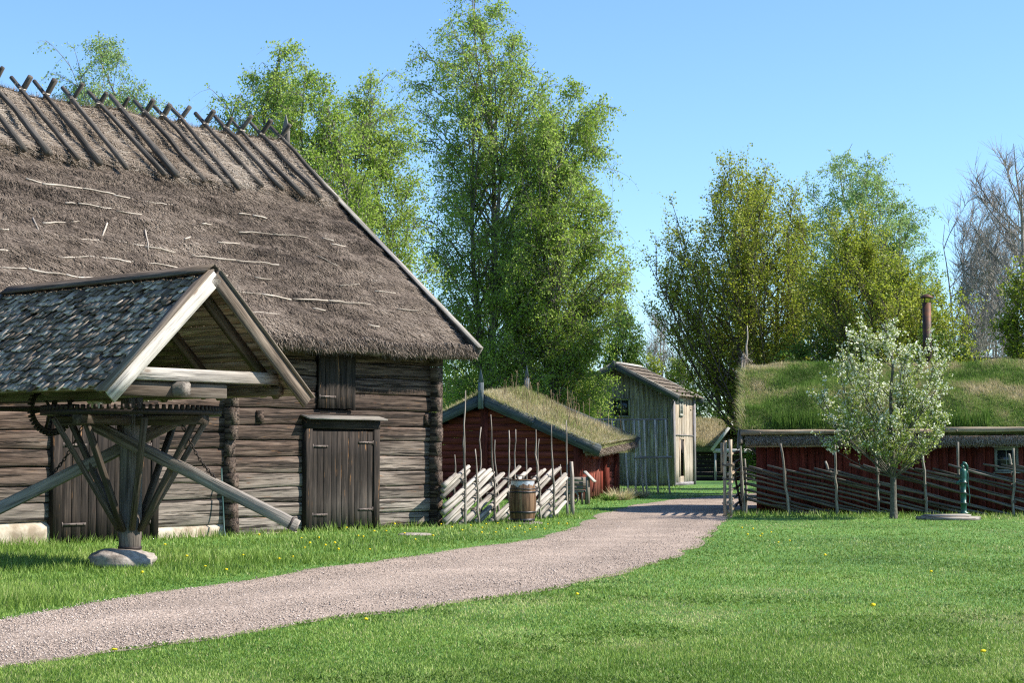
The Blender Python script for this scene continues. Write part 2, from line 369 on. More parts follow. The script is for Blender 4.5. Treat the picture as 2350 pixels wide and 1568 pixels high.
M['pebble'] = tinted('loose_pebbles', [(0, (.14, .108, .088)), (.5, (.34, .275, .230)), (1, (.54, .46, .40))], rough=.8, spec=.25)

# ------------------------------------------------------------------ camera, sun, sky
SUN_EL, SUN_AZ = math.radians(42), math.radians(-3)        # azimuth measured from +X towards +Y
cam = bpy.data.cameras.new('camera'); cam.lens = 60.0; cam.sensor_width = 36.0; cam.clip_end = 3000; cam.clip_start = .1
co = bpy.data.objects.new('camera', cam); COL.objects.link(co); co.location = tuple(CAM); co.rotation_euler = (math.pi / 2 + PITCH, 0, 0)
S.camera = co
sl = bpy.data.lights.new('sun', 'SUN'); sl.energy = 4.8; sl.angle = math.radians(.53); sl.color = (1.0, .93, .82)
so = bpy.data.objects.new('sun', sl); COL.objects.link(so)
sd = Vector((math.cos(SUN_EL) * math.cos(SUN_AZ), math.cos(SUN_EL) * math.sin(SUN_AZ), math.sin(SUN_EL)))
so.rotation_euler = sd.to_track_quat('Z', 'Y').to_euler(); so.location = (60, 20, 60)
w = bpy.data.worlds.new('World'); S.world = w; w.use_nodes = True; wn = w.node_tree; wn.nodes.clear()
wo = wn.nodes.new('ShaderNodeOutputWorld'); wb = wn.nodes.new('ShaderNodeBackground'); sk = wn.nodes.new('ShaderNodeTexSky')
sk.sky_type = 'NISHITA'; sk.sun_disc = False; sk.sun_elevation = SUN_EL; sk.sun_rotation = math.pi / 2 - SUN_AZ
sk.altitude = 0; sk.air_density = 1.0; sk.dust_density = .1; sk.ozone_density = 4.0
wb.inputs['Strength'].default_value = .112
sm = wn.nodes.new('ShaderNodeMixRGB'); sm.blend_type = 'MULTIPLY'; sm.inputs[0].default_value = 1.0; sm.inputs[2].default_value = (.77, .895, 1.0, 1)
wn.links.new(sk.outputs[0], sm.inputs[1]); wn.links.new(sm.outputs[0], wb.inputs[0]); wn.links.new(wb.outputs[0], wo.inputs[0])
S.view_settings.view_transform = 'Standard'; S.view_settings.look = 'None'; S.view_settings.exposure = 1.08; S.view_settings.gamma = 1.0
S.cycles.max_bounces = 9; S.cycles.diffuse_bounces = 6; S.cycles.transmission_bounces = 8; S.cycles.transparent_max_bounces = 8; S.cycles.use_denoising = False; S.cycles.filter_width = 1.2; S.cycles.sample_clamp_indirect = 4.0
# ================================================================== THE THATCHED LOG BARN
def to_local(P, loc, rz):
    P = np.asarray(P, float) - np.asarray(loc, float); c, s = math.cos(rz), math.sin(rz)
    return np.stack([P[..., 0] * c + P[..., 1] * s, -P[..., 0] * s + P[..., 1] * c, P[..., 2]], -1)

def to_world(P, loc, rz):
    P = np.asarray(P, float); c, s = math.cos(rz), math.sin(rz)
    return np.stack([P[..., 0] * c - P[..., 1] * s, P[..., 0] * s + P[..., 1] * c, P[..., 2]], -1) + np.asarray(loc, float)

BRZ = math.radians(49.7); BLOC = np.array([-1.685, 37.8, 0.0])
barn = thing('log_barn', 'big thatched barn of hewn dark logs with crossed poles along its ridge', 'barn', BLOC, BRZ)

def log_wall(m, a0, a1, zs, y=0.0, seed=0, openings=(), axis='x', wear_fn=None, amp=.02, sgn=1):
    """hewn logs stacked between the seam heights zs; the face looks towards -y"""
    g = rng(seed)
    t = np.array([0, .03, .075, .3, .55, .78, .93, .972, 1.0]); dep = np.array([-.065, -.018, .0, .005, .008, .004, .0, -.016, -.065])
    for k in range(len(zs) - 1):
        zm = (zs[k] + zs[k + 1]) / 2; iv = [(a0, a1)]
        for (o0, o1, p0, p1) in openings:
            if p0 < zm < p1:
                iv = [q for (s0, s1) in iv for q in ((s0, min(s1, o0)), (max(s0, o1), s1)) if q[1] - q[0] > .05]
        ti = g.uniform(.78, 1.18); off = g.uniform(0, 60, 3); bulge = g.uniform(-.015, .02)
        for (s0, s1) in iv:
            n = max(3, int((s1 - s0) / .14)); xs = np.linspace(s0, s1, n)
            def seam(i): return zs[i] + amp * fbm(np.stack([xs * .7, xs * 0 + i * 7.3 + seed], 1), seed, 3)
            lo, hi = seam(k), seam(k + 1)
            Z = lo[:, None] + (hi - lo)[:, None] * t[None]
            X = np.repeat(xs[:, None], len(t), 1)
            D = dep[None] + bulge + .010 * fbm(np.stack([X * 1.1, Z * 9 + off[0], X * 0], -1), seed + k, 3)
            D[:, 0] = -.065; D[:, -1] = -.065
            P = np.stack([X, y - D, Z], -1)
            G = np.stack([X + off[0], (Z - zs[k]) + off[1], np.zeros_like(X) + off[2]], -1)
            W = wear_fn(X, Z) if wear_fn else 0.0
            if axis == 'y': P = np.stack([y - D * sgn, X, Z], -1)
            grid(m, P, G, ti, W)

def barn_wear(X, Z):
    return np.clip(.58 - Z * .30 + .22 * vnoise(np.stack([X * .5, Z * 2.2], -1), 3), 0, .85) * np.where(X > -5.95, 1, .9)

SEAM = [0.03, .33, .62, .90, 1.20, 1.53, 1.86, 2.16, 2.50, 2.84, 3.18, 3.50, 3.80]
mb = MB()
log_wall(mb, -5.80, -.18, SEAM, 0, 11, [(-3.98, -1.90, 0, 2.25), (-3.63, -2.55, 2.5, 3.75)], wear_fn=barn_wear)
SEAM2 = [.40, .72, 1.02, 1.36, 1.68, 2.0, 2.34, 2.68, 3.02, 3.4, 3.80]
log_wall(mb, -7.72, -6.04, [.22] + SEAM2[1:], 0, 23, wear_fn=barn_wear)
log_wall(mb, -24, -9.98, SEAM2, 0, 29, wear_fn=barn_wear)
log_wall(mb, -10.05, -7.65, [2.28, 2.62, 3.0, 3.4, 3.8], 0, 31, wear_fn=barn_wear)
# cross walls whose log ends stand proud of the front
g = rng(77)
for ax, zz in ((-.10, [0.0] + SEAM[1:]), (-5.93, [.05] + SEAM[1:])):
    for k in range(len(zz) - 1):
        pj = .20 + g.uniform(-.012, .018); wd = .20 + g.uniform(-.008, .01)
        if ax < -5 and k in (4, 5): pj = .10
        zc = (zz[k] + zz[k + 1]) / 2; h = zz[k + 1] - zz[k] - .003
        beam(mb, (ax + g.uniform(-.012, .012), .35, zc), (ax + g.uniform(-.012, .012), -pj, zc + g.uniform(-.01, .01)), wd, h, ch=.005, nseg=2, wob=.004, tint=g.uniform(.75, 1.1), wear=(.05, .12))
for k in range(len(SEAM) - 1):        # front logs running on past the corner
    beam(mb, (-.2, .09, (SEAM[k] + SEAM[k + 1]) / 2), (.14 + g.uniform(-.03, .03), .09, (SEAM[k] + SEAM[k + 1]) / 2), .16, .28, ch=.02, tint=g.uniform(.7, 1.1))
# two cut ends of old joists let into the wall
for (px, py, Y) in ((557, 957, 34.2), (966, 964, 37.7)):
    q = to_local(at(px, py, Y), BLOC, BRZ)
    bx(mb, (q[0] - .08, -.05, q[2] - .12), (q[0] + .08, .05, q[2] + .12), tint=.75, ax=1)
mb.build('log_wall', M['logs'], barn)
# the far sides, plain hewn boards
mb = MB()
for i in range(26):
    y0 = .2 + i * .455
    if y0 > 11.6: break
    zt = 3.6 + min(y0, 11.9 - y0) * .80
    bx(mb, (-.18, y0, 0), (-.02, y0 + .45, zt), tint=.8, ax=2)
bx(mb, (-24, 11.5, 0), (-.2, 11.7, 3.7), tint=.8); bx(mb, (-24.2, .1, 0), (-24, 11.7, 3.7), tint=.8, ax=1)
mb.build('gable_boarding', M['logs'], barn)
# stone footing under the left bays
mb = MB()
for (s0, s1, zt) in ((-24, -9.95, .42), (-7.75, -5.75, .26), (-5.7, -4.0, .05)):
    xs = np.arange(s0, s1 + .01, .12); zs = np.linspace(-.25, zt, 7)
    X, Z = np.meshgrid(xs, zs, indexing='ij')
    D = .05 + .035 * fbm(np.stack([X * 1.5, Z * 3, X * 0], -1), 9, 3)
    P = np.stack([X, .02 - D, Z], -1); P[:, -1, 1] = .10
    grid(mb, P)
mb.build('stone_footing', M['plinth'], barn, smooth=True)

# ---- doors
def plank_leaf(m, a0, a1, z0, z1, y, seed, n, wear=(.3, .0), th=.035):
    g = rng(seed); e = np.sort(np.concatenate([[0, 1], (np.arange(1, n) + g.uniform(-.22, .22, n - 1)) / n])); e = a0 + (a1 - a0) * e
    for i in range(n):
        beam(m, ((e[i] + e[i + 1]) / 2, y + g.uniform(-.006, .006), z0 + g.uniform(0, .03)), ((e[i] + e[i + 1]) / 2, y + g.uniform(-.006, .006), z1 - g.uniform(0, .015)),
             e[i + 1] - e[i] - .009, th, up=(0, 1, 0), ch=.004, nseg=4, tint=g.uniform(.72, 1.25), wear=(wear[0] * g.uniform(.6, 1.1), wear[1]))

def hinge(parent, a, z, L, y, d=1):
    m = MB(); bx(m, (a, y - .018, z - .022), (a + L * d, y, z + .022)); stick(m, (a, y - .012, z - .045), (a, y - .012, z + .045), .014, n=2, wob=0)
    for q in (.3, .6, .9): bx(m, (a + L * d * q - .01, y - .026, z - .01), (a + L * d * q + .01, y - .018, z + .01))
    m.build('strap_hinge', M['strap'], parent)

mb = MB(); plank_leaf(mb, -3.80, -2.06, .06, 2.06, -.075, 3, 10, wear=(.34, -.12)); door = mb.build('double_door', M['darkwood'], barn)
for z in (.32, 1.72):
    hinge(door, -3.79, z + .02, .42, -.095); hinge(door, -2.07, z + .10, .42, -.095, -1)
mb = MB()
bx(mb, (-3.99, -.13, 0), (-3.81, .06, 2.10), wear=(.15, 0), ch=.012, nseg=3); bx(mb, (-2.05, -.13, 0), (-1.87, .06, 2.10), wear=(.15, 0), ch=.012, nseg=3)
bx(mb, (-3.99, -.132, 2.10), (-1.87, .06, 2.30), ch=.012)
mb.build('door_frame', M['darkwood'], barn)
mb = MB(); beam(mb, (-4.06, -.16, 2.335), (-1.82, -.16, 2.335), .30, .03, up=(0, -.25, 1), ch=.004, tint=.7); mb.build('door_hood', M['greywood'], barn)
mb = MB(); bx(mb, (-3.8, 0, 0), (-2.06, .3, 2.1)); mb.build('dark_opening', M['void'], barn)
# loft hatch
mb = MB(); plank_leaf(mb, -3.62, -2.56, 2.50, 3.78, -.07, 9, 7, wear=(.12, 0)); h_ = mb.build('loft_hatch', M['darkwood'], barn)
hinge(h_, -3.61, 2.76, .46, -.09)
# big left door behind the horse gin
mb = MB(); plank_leaf(mb, -9.80, -7.86, .02, 2.18, -.07, 15, 10, wear=(.10, .0)); d2 = mb.build('double_door', M['darkwood'], barn)
d2['label'] = 'dark plank barn door behind the horse gin'
for z in (.34, 1.75): hinge(d2, -9.79, z, .5, -.09); hinge(d2, -7.87, z, .5, -.09, -1)
mb = MB(); bx(mb, (-10.0, -.12, -.05), (-9.81, .06, 2.2), ch=.012); bx(mb, (-7.85, -.12, -.05), (-7.68, .06, 2.2), ch=.012); bx(mb, (-10.0, -.122, 2.2), (-7.68, .06, 2.36), ch=.012)
mb.build('door_frame', M['darkwood'], barn)
mb = MB(); bx(mb, (-9.8, 0, 0), (-7.86, .3, 2.2)); mb.build('dark_opening', M['void'], barn)

# ---- the roof: local slope frame
E0 = np.array([-.64, 3.92]); R0 = np.array([5.76, 9.22])            # (y, z) of the eave and ridge line of the front slope
SL = np.linalg.norm(R0 - E0); SD = (R0 - E0) / SL; SN = np.array([-SD[1], SD[0]])
AEND = .60
def slope(a, s, h=0.0, back=False):
    """point on the front slope, s metres down from the ridge, h above the thatch"""
    a, s, h = np.broadcast_arrays(np.asarray(a, float), s, h)
    y = R0[0] - SD[0] * s + SN[0] * h; z = R0[1] - SD[1] * s + SN[1] * h
    if back: y = 2 * R0[0] - y
    return np.stack([a, y, z], -1)

def thatch_h(a, s):
    h = .05 * fbm(np.stack([a * .35, s * .5], -1), 4, 2) + .022 * fbm(np.stack([a * 2.2, s * 3.1], -1), 8, 3)
    h += .018 * np.sin(s * 7.5 + 2.2 * vnoise(np.stack([a * .5, s * .3], -1), 12)) * (.5 + .5 * vnoise(np.stack([a * .8, s * .8], -1), 14))
    return h - .05 * np.clip((s - SL + .25) / .25, 0, 1)
mb = MB()
aa = np.linspace(-22, AEND, 230); ss = np.linspace(0, SL, 96)
A, Q = np.meshgrid(aa, ss, indexing='ij')
top = slope(A, Q, thatch_h(A, Q))
ev = []                                             # rounded eave: down and back under
for dy, dz in ((-.03, -.10), (-.01, -.20), (.06, -.27), (.25, -.24), (.66, -.10)):
    rg = .035 * fbm(np.stack([aa * 1.6, aa * 0 + dz * 9], 1), 6, 3)
    ev.append(np.stack([aa, E0[0] + dy + rg * .4, E0[1] + dz + rg], 1))
full = np.concatenate([top, np.stack(ev, 1)], 1)
grid(mb, full[:, ::-1])
grid(mb, slope(A, Q * 1.0, .0, True))
# verge: thickness at the gable end
vg = np.stack([slope(np.full(96, AEND), ss, thatch_h(np.full(96, AEND), ss)), slope(np.full(96, AEND), ss, -.30)], 0); grid(mb, vg)
mb.build('thatch_roof', M['thatchbase'], barn)
# reed ends lying on the slope
g = rng(21); n = 210000
a = np.concatenate([g.uniform(-14.5, AEND, n), AEND - np.abs(g.normal(0, .02, 3000))]); s = np.concatenate([g.uniform(.2, SL + .02, n), g.uniform(0, SL, 3000)]); n = len(a)
P = slope(a, s, thatch_h(a, s) - .012)
an = g.normal(0, .30, n) + .25 * vnoise(np.stack([a * .7, s * .7], -1), 5)
ln = g.uniform(.06, .20, n); lift = g.uniform(.10, .42, n)
D = np.stack([np.sin(an), -SD[0] * np.cos(an) + SN[0] * lift, -SD[1] * np.cos(an) + SN[1] * lift], 1) * ln[:, None]
side = unit(np.cross(D, np.array([0, SN[0], SN[1]])))
tn = .38 + .22 * fbm(np.stack([a * .35, s * .9], -1), 31, 3) + .16 * vnoise(np.stack([a * 5, s * 9], -1), 32) + .07 * (s / SL - .5) + .13 * vnoise(np.stack([a * 2.6, s * .22], -1), 36) + .08 * np.sign(np.sin(s * 5.2 + 1.5 * vnoise(np.stack([a * .6, s * .2], -1), 37))) * vnoise(np.stack([a * .9, s * .9], -1), 38) + g.normal(0, .16, n)
mb = MB(); blades(mb, P, D, g.uniform(.012, .030, n), np.clip(tn, 0, .88), side)
# fringe of the eave
n = 26000; a = g.uniform(-14, AEND, n); q = g.uniform(0, 1, n)
P = np.stack([a, E0[0] + .02 - .05 * np.sin(q * 3.1) + g.normal(0, .02, n) + .12 * (q > .85), E0[1] - .28 * q + .05 + .035 * fbm(np.stack([a * 1.6, q * 0], 1), 6, 3)], 1)
D = np.stack([g.normal(0, .35, n), -.45 - .2 * (1 - q) + g.normal(0, .15, n), -.9 + g.normal(0, .25, n)], 1); D = unit(D) * g.uniform(.06, .17, n)[:, None]
blades(mb, P, D, g.uniform(.012, .026, n), np.clip(g.normal(.36, .17, n), 0, .9), seed=3)
mb.build('thatch_reeds', M['thatch'], barn)
# ridge straw
def hay_edge(a): return 2.55 + .22 * fbm(np.stack([a * .9, a * 0], -1), 41, 3)
def hay_h(a, s, e): return thatch_h(a, s) + (.12 + .05 * fbm(np.stack([a * 1.3, s * 1.3], -1), 43, 3)) * np.clip((e - s) / .18, 0, 1) - .03
mb = MB(); aa = np.linspace(-22, AEND - .02, 260); ts = np.linspace(0, 1, 30)
A = np.repeat(aa[:, None], 30, 1); EE = hay_edge(A); Q = EE * ts[None]
fr = slope(A, Q, hay_h(A, Q, EE)); bk = slope(A, Q * .9, .12, True); bk[:, 0] = fr[:, 0]
ridge_up = np.clip(1 - Q / .6, 0, 1)[..., None] * np.array([0, 0, -.03]); fr += ridge_up
grid(mb, fr[:, ::-1]); grid(mb, bk)
mb.build('ridge_straw', M['haybase'], barn)
n = 60000; a = g.uniform(-14.5, AEND - .02, n); e = hay_edge(a) + .05; s = e * g.uniform(0, 1, n) ** .9; P = slope(a, s, hay_h(a, s, e) - .01)
an = g.normal(0, .9, n); lift = g.uniform(.0, .35, n); ln = g.uniform(.10, .36, n)
D = np.stack([np.sin(an), -SD[0] * np.cos(an) + SN[0] * lift, -SD[1] * np.cos(an) + SN[1] * lift], 1) * ln[:, None]
tn = .48 + .22 * fbm(np.stack([a * .8, s * .9], -1), 51, 3) + g.normal(0, .16, n)
mb = MB(); blades(mb, P, D, g.uniform(.010, .022, n), np.clip(tn, 0, 1), unit(np.cross(D, np.array([0, SN[0], SN[1]]))))
n = 9000; a = g.uniform(-14.5, AEND, n); P = slope(a, np.full(n, .0), hay_h(a, np.zeros(n), np.full(n, 2.5)) - .03)       # tousled ridge line
D = np.stack([g.normal(0, 1, n), g.normal(0, .6, n), g.uniform(-.1, .6, n)], 1); D = unit(D) * g.uniform(.08, .26, n)[:, None]
blades(mb, P, D, .014, np.clip(g.normal(.45, .2, n), 0, 1), seed=8)
mb.build('loose_straw', M['hay'], barn)
# crossed ridge poles, one child each
pole_px = [(-95, 300), (-45, 305), (25, 320), (80, 333), (143, 348), (205, 362), (258, 372), (312, 382), (353, 390), (397, 402), (452, 402), (499, 412), (537, 428), (583, 431), (628, 438)]
dd = [2.50, 2.50, 2.46, 2.52, 2.6, 2.62, 2.62, 2.62, 2.62, 2.7, 2.42, 2.42, 2.62, 2.55, 2.5]
for i, ((px, py), L_) in enumerate(zip(pole_px, dd)):
    k = (px - CX) / F
    a = (41.55 * k + 6.115) / (.647 - .763 * k)
    gi = rng(300 + i); j = gi.normal(0, .05); hh = .17
    p0 = slope(a - .02, -.50 + gi.uniform(-.07, .05), hh + .04); p1 = slope(a + .03 + j * 2, L_ + .15 + gi.uniform(-.05, .05), hh)
    m = MB(); stick(m, p0, p1, .043 + gi.uniform(-.006, .010), .066 + gi.uniform(-.012, .014), n=7, wob=.015, seed=310 + i, sides=9, tint=gi.uniform(.85, 1.2)); m.build('ridge_pole', M['polewood'], barn, True)
    p0 = slope(a + .14, -.50 + gi.uniform(-.08, .08), hh + .02, True); p1 = slope(a + .16 + j, 2.5, hh, True)
    m = MB(); stick(m, p0, p1, .055 + gi.uniform(-.008, .012), .075, n=6, wob=.018, seed=350 + i, sides=9, tint=gi.uniform(.85, 1.2)); m.build('ridge_pole', M['polewood'], barn, True)
    m = MB(); c = slope(a, -.03, hh + .03); stick(m, c + np.array([-.10, -.08, -.02]), c + np.array([.14, .02, .0]), .014, n=2, wob=0); m.build('ridge_peg', M['palestick'], barn)
# bleached sticks pinning the thatch
STK = [(60, 410, 95, 420), (98, 422, 188, 432), (190, 432, 264, 446), (262, 448, 300, 455), (325, 461, 400, 470), (150, 466, 172, 467), (180, 467, 255, 478), (268, 484, 325, 492), (98, 512, 182, 508),
       (235, 542, 246, 512), (75, 500, 102, 560), (333, 528, 340, 574), (150, 546, 268, 553), (268, 553, 330, 564), (332, 566, 402, 580), (-5, 574, 105, 580), (105, 581, 140, 591), (140, 592, 203, 588),
       (205, 588, 300, 602), (302, 600, 412, 616), (5, 614, 60, 616), (66, 617, 150, 630), (152, 630, 215, 637), (440, 585, 540, 597), (540, 597, 640, 608), (548, 533, 625, 538), (625, 537, 705, 546),
       (548, 490, 575, 493), (580, 494, 612, 501), (500, 556, 550, 560), (463, 514, 485, 516), (424, 548, 436, 544), (525, 664, 600, 675), (600, 675, 668, 688), (672, 686, 752, 690), (754, 690, 850, 699),
       (780, 656, 825, 652), (870, 636, 897, 640), (718, 708, 746, 713), (860, 668, 907, 673), (912, 709, 960, 713), (728, 588, 775, 611), (585, 637, 622, 641), (575, 717, 640, 722), (440, 627, 522, 633),
       (760, 560, 792, 566), (690, 440, 725, 444), (845, 745, 870, 750), (0, 525, 20, 527), (740, 546, 766, 553)]
nW = to_world(np.array([[0, SN[0], SN[1]]]), (0, 0, 0), BRZ)[0]; p0W = to_world(slope(0, 4.0, .02), BLOC, BRZ)
def roof_px(px, py, h=0.0):
    d = ray(px, py); t = np.dot(p0W + nW * h - CAM, nW) / np.dot(d, nW); return to_local(CAM + d * t, BLOC, BRZ)
for i, (x0, y0, x1, y1) in enumerate(STK):
    m = MB(); gi = rng(500 + i); pale = i not in (10, 41)
    a0, a1 = roof_px(x0, y0, .004), roof_px(x1, y1, .004)
    stick(m, a0, a1, gi.uniform(.014, .022), gi.uniform(.010, .018), n=max(4, int((x1 - x0) / 12)), wob=.011, seed=i, sides=6, tint=gi.uniform(.8, 1.05) if pale else .5)
    m.build('thatching_stick', M['palestick'], barn, True)
# verge board and finial at the gable end
mb = MB()
for bk in (False, True):
    for (s0, s1) in ((.0, SL * .5), (SL * .5, SL + .12)):
        beam(mb, slope(AEND + .05, s0, -.06, bk), slope(AEND + .05, s1, -.06 , bk), .045, .30, up=(0, SN[0] * (-1 if bk else 1), SN[1]), tint=.62, nseg=3, wob=.006)
        beam(mb, slope(AEND - .01, s0, .105, bk), slope(AEND - .01, s1, .105, bk), .17, .025, up=(0, SN[0] * (-1 if bk else 1), SN[1]), tint=.8)
mb.build('verge_board', M['greywood'], barn)
mb = MB(); c = slope(AEND - .02, 0, 0)
V = np.array([[-.07, -.03, -.35], [.07, -.03, -.35], [.085, -.03, .35], [0, -.03, .64], [-.085, -.03, .35]]) + c
c = c + np.array([.11, 0, 0]); beam(mb, c + (0, -.0, -.3), c + (0, 0, .38), .26, .05, up=(1, 0, 0), tint=.7); beam(mb, c + (0, 0, .38), c + (0, 0, .80), .26, .05, up=(1, 0, 0), taper=.10, tint=.7)
mb.build('finial', M['greywood'], barn)

# ================================================================== HORSE GIN AND ITS SHELTER
GLOC = np.array([-5.41, 24.3, 0.0])
sh = thing('gin_shelter', 'open pitched shingle roof on beams over the wooden horse gin', 'shelter', GLOC, BRZ)
YG, YF, HW, ZR, ZE = -1.80, 3.10, 1.66, 4.03, 2.42
RL = math.hypot(HW, ZR - ZE); rd = np.array([HW, ZE - ZR]) / RL; rn = np.array([-rd[1], rd[0]])
def rp(sg, s, y, h=0.0): return np.array([sg * (rd[0] * s + rn[0] * h), y, ZR + rd[1] * s + rn[1] * h])
for sg in (-1, 1):
    g = rng(60 + sg); m = MB(); rows = 16
    for r in range(rows):
        s1 = (r + 1) * RL / rows + .05; s0 = max(0, s1 - .30)
        y = YG + .02
        while y < YF:
            wd = g.uniform(.06, .15); e = s1 + g.normal(0, .022) - .035 * abs(g.normal())
            if g.uniform() > .03:
                p0 = rp(sg, s0, y + wd / 2, .035); p1 = rp(sg, e, y + wd / 2 + g.normal(0, .014), .066 + g.uniform(0, .03))
                beam(m, p0, p1, wd - .010, .020, up=(sg * rn[0] + g.normal(0, .08), g.normal(0, .10), rn[1]), tint=g.uniform(.65, 1.2), wear=(g.uniform(-.1, .3), g.choice([-.1, .2, .45, .85])))
            y += wd
    m.build('shingle_slope', M['shingle'], sh)
    m = MB(); k = 13
    for r in range(k):          # sarking boards, seen from below
        s0, s1 = r * RL / k, (r + 1) * RL / k - .012
        beam(m, rp(sg, (s0 + s1) / 2, YG + .03, .015 + g.uniform(-.006, .006)), rp(sg, (s0 + s1) / 2, YF - .03, .015), s1 - s0, .024, up=(sg * rn[0], 0, rn[1]), tint=g.uniform(1.5, 2.3))  # tint raised to stand in for bounced light under the roof
    m.build('roof_boarding', M['beamwood'], sh)
    m = MB()
    for y in (-1.35, -.1, 1.2, 2.6): beam(m, rp(sg, .06, y, -.065), rp(sg, RL - .08, y, -.065), .11, .12, up=(sg * rn[0], 0, rn[1]), tint=.75)
    m.build('rafter', M['beamwood'], sh)
    for y, wr in ((YG, .95 if sg < 0 else .12), (YF, .5)):
        m = MB(); beam(m, rp(sg, -.005, y, -.03), rp(sg, RL + .10, y, -.03), .035, .19, up=(sg * rn[0], 0, rn[1]), nseg=5, wear=(wr, wr), tint=1.05 if sg < 0 else .95); m.build('barge_board', M['beamwood'], sh)
        m = MB(); beam(m, rp(sg, 0, y + .05, .095), rp(sg, RL + .12, y + .05, .095), .20, .022, up=(sg * rn[0], 0, rn[1]), wear=(.2, .2), tint=.8); m.build('barge_cap', M['shingle'], sh)
    m = MB(); beam(m, (sg * 1.42, YG + .25, 2.50), (sg * 1.42, 5.85, 2.50), .13, .13, ch=.012, tint=.8, nseg=4); m.build('eave_plate', M['beamwood'], sh)
    m = MB(); beam(m, (sg * .09, YG + .03, ZR + .09), (sg * .09, YF, ZR + .09), .20, .025, up=(sg * .6, 0, .8), tint=.6, wear=(.1, .1), nseg=6); m.build('ridge_board', M['shingle'], sh)
m = MB(); beam(m, (-1.22, YG + .22, 2.66), (1.30, YG + .22, 2.66), .12, .17, ch=.012, wear=(.9, .25), nseg=4); m.build('collar_beam', M['beamwood'], sh)  # wear value carries the sunlit left part and the shaded right part
m = MB(); beam(m, (-1.5, YG + .32, 2.46), (.42, YG + .32, 2.46), .17, .20, ch=.015, tint=.6, wear=(.0, .2), nseg=4); m.build('cross_beam', M['beamwood'], sh)
m = MB(); beam(m, (-.44, YG + .06, 2.47), (-.44, 5.9, 2.47), .17, .19, ch=.03, tint=.7, wear=(.3, .1), nseg=5); m.build('tie_beam', M['beamwood'], sh)
for y in (.6, 2.9): m = MB(); beam(m, (-1.5, y, 2.64), (1.5, y, 2.64), .13, .15, ch=.012, tint=.7); m.build('cross_beam', M['beamwood'], sh)

gin = thing('horse_gin', 'wooden horse gin with toothed crown wheel, slanting struts and long draw bars', 'horse gin', GLOC, BRZ)
m = MB()
c8 = np.arange(8) / 8 * 2 * math.pi + .2
def octa(m, zs, rs, tint=1.0, wr=0.0):
    P = np.array([[(r * math.cos(t), r * math.sin(t), z) for t in np.append(c8, c8[0] + 2 * math.pi)] for z, r in zip(zs, rs)])
    G = np.stack([P[..., 2], np.broadcast_to(np.arange(9) * .13, P.shape[:2]), np.zeros(P.shape[:2])], -1); grid(m, P[:, ::-1], G[:, ::-1], tint, wr)
octa(m, [.235, .24, .26, .60, .62, 1.5, 2.42, 2.425], [.0, .14, .15, .172, .16, .16, .155, .0], .6, .22); m.build('shaft', M['beamwood'], gin)
m = MB(); lathe(m, [(.0, .19), (.05, .19), (.05, .232), (.162, .232), (.172, .29), (.165, .29)], 16); m.build('shaft_pin', M['iron'], gin)
m = MB(); R_ = 1.26; nt_ = 84
lathe(m, [(R_ - .16, 2.14), (R_, 2.14), (R_, 2.215), (R_ - .16, 2.215), (R_ - .16, 2.14)], 72)
for i in range(nt_):
    t = i / nt_ * 2 * math.pi; c, s_ = math.cos(t), math.sin(t)
    beam(m, (c * (R_ - .02), s_ * (R_ - .02), 2.205), (c * (R_ - .02), s_ * (R_ - .02), 2.275), .042, .055, up=(-s_, c, 0), taper=.75)
m.build('crown_wheel', M['iron'], gin)
m = MB()
for t in (.3, .3 + math.pi / 2): beam(m, (-1.24 * math.cos(t), -1.24 * math.sin(t), 2.07 + .001 * t), (1.24 * math.cos(t), 1.24 * math.sin(t), 2.07 + .001 * t), .16, .13, ch=.01, tint=.55, nseg=3)
m.build('wheel_arm', M['beamwood'], gin)
for i in range(8):
    t = .3 + i * math.pi / 4; r1 = 1.08
    m = MB(); beam(m, (.17 * math.cos(t), .17 * math.sin(t), .52 + .02 * (i % 2)), (r1 * math.cos(t), r1 * math.sin(t), 2.10), .072, .085, up=(-math.sin(t), math.cos(t), 0), ch=.006, tint=[.42, .6, .5, .9][i % 4], nseg=3, wear=(.06, .03)); m.build('strut', M['beamwood'], gin)  # strut tints darkened to paint in the shade beneath the shelter
dv = np.array([2.06 * 0 + 1.35, -2.06]); dv = unit(dv)          # outward direction of the right bar (local x, y)
lat = np.array([-dv[1], dv[0]])
def barp(r, z, side): return np.array([dv[0] * r + lat[0] * side, dv[1] * r + lat[1] * side, z])
for sg, sd_ in ((1, -.21), (-1, .21)):
    m = MB(); beam(m, barp(-.55 * sg, 2.05, sd_), barp(2.48 * sg, .60, sd_ * 1.0), .13, .165, ch=.012, nseg=6, wob=.004, tint=.9, wear=(.0, .55)); bar = m.build('draw_bar', M['beamwood'], gin)
    m = MB(); e = barp(2.40 * sg, .64, sd_)
    beam(m, e - barp(.015 * sg, -.008, 0), e + barp(.015 * sg, -.008, 0), .138, .173, tint=.7); m.build('end_band', M['strap'], bar)
    m = MB(); t0 = barp(.80 * sg, 2.05, sd_ * 1.2); t1 = barp(1.30 * sg, 1.26, sd_)
    nl = 17
    for i in range(nl):
        q = (i + .5) / nl; c = t0 + (t1 - t0) * q + np.array([0, 0, -.09 * math.sin(q * math.pi)]); d = unit(t1 - t0); e1 = unit(np.cross(d, (0.3, 1, .2))); e2 = np.cross(d, e1); ee = e1 if i % 2 else e2
        th = np.linspace(0, 2 * math.pi, 9); P = c + np.outer(np.cos(th) * .037, d) + np.outer(np.sin(th) * .021, ee)
        tube(m, P, .0075, 5)
    m.build('chain', M['iron'], gin)
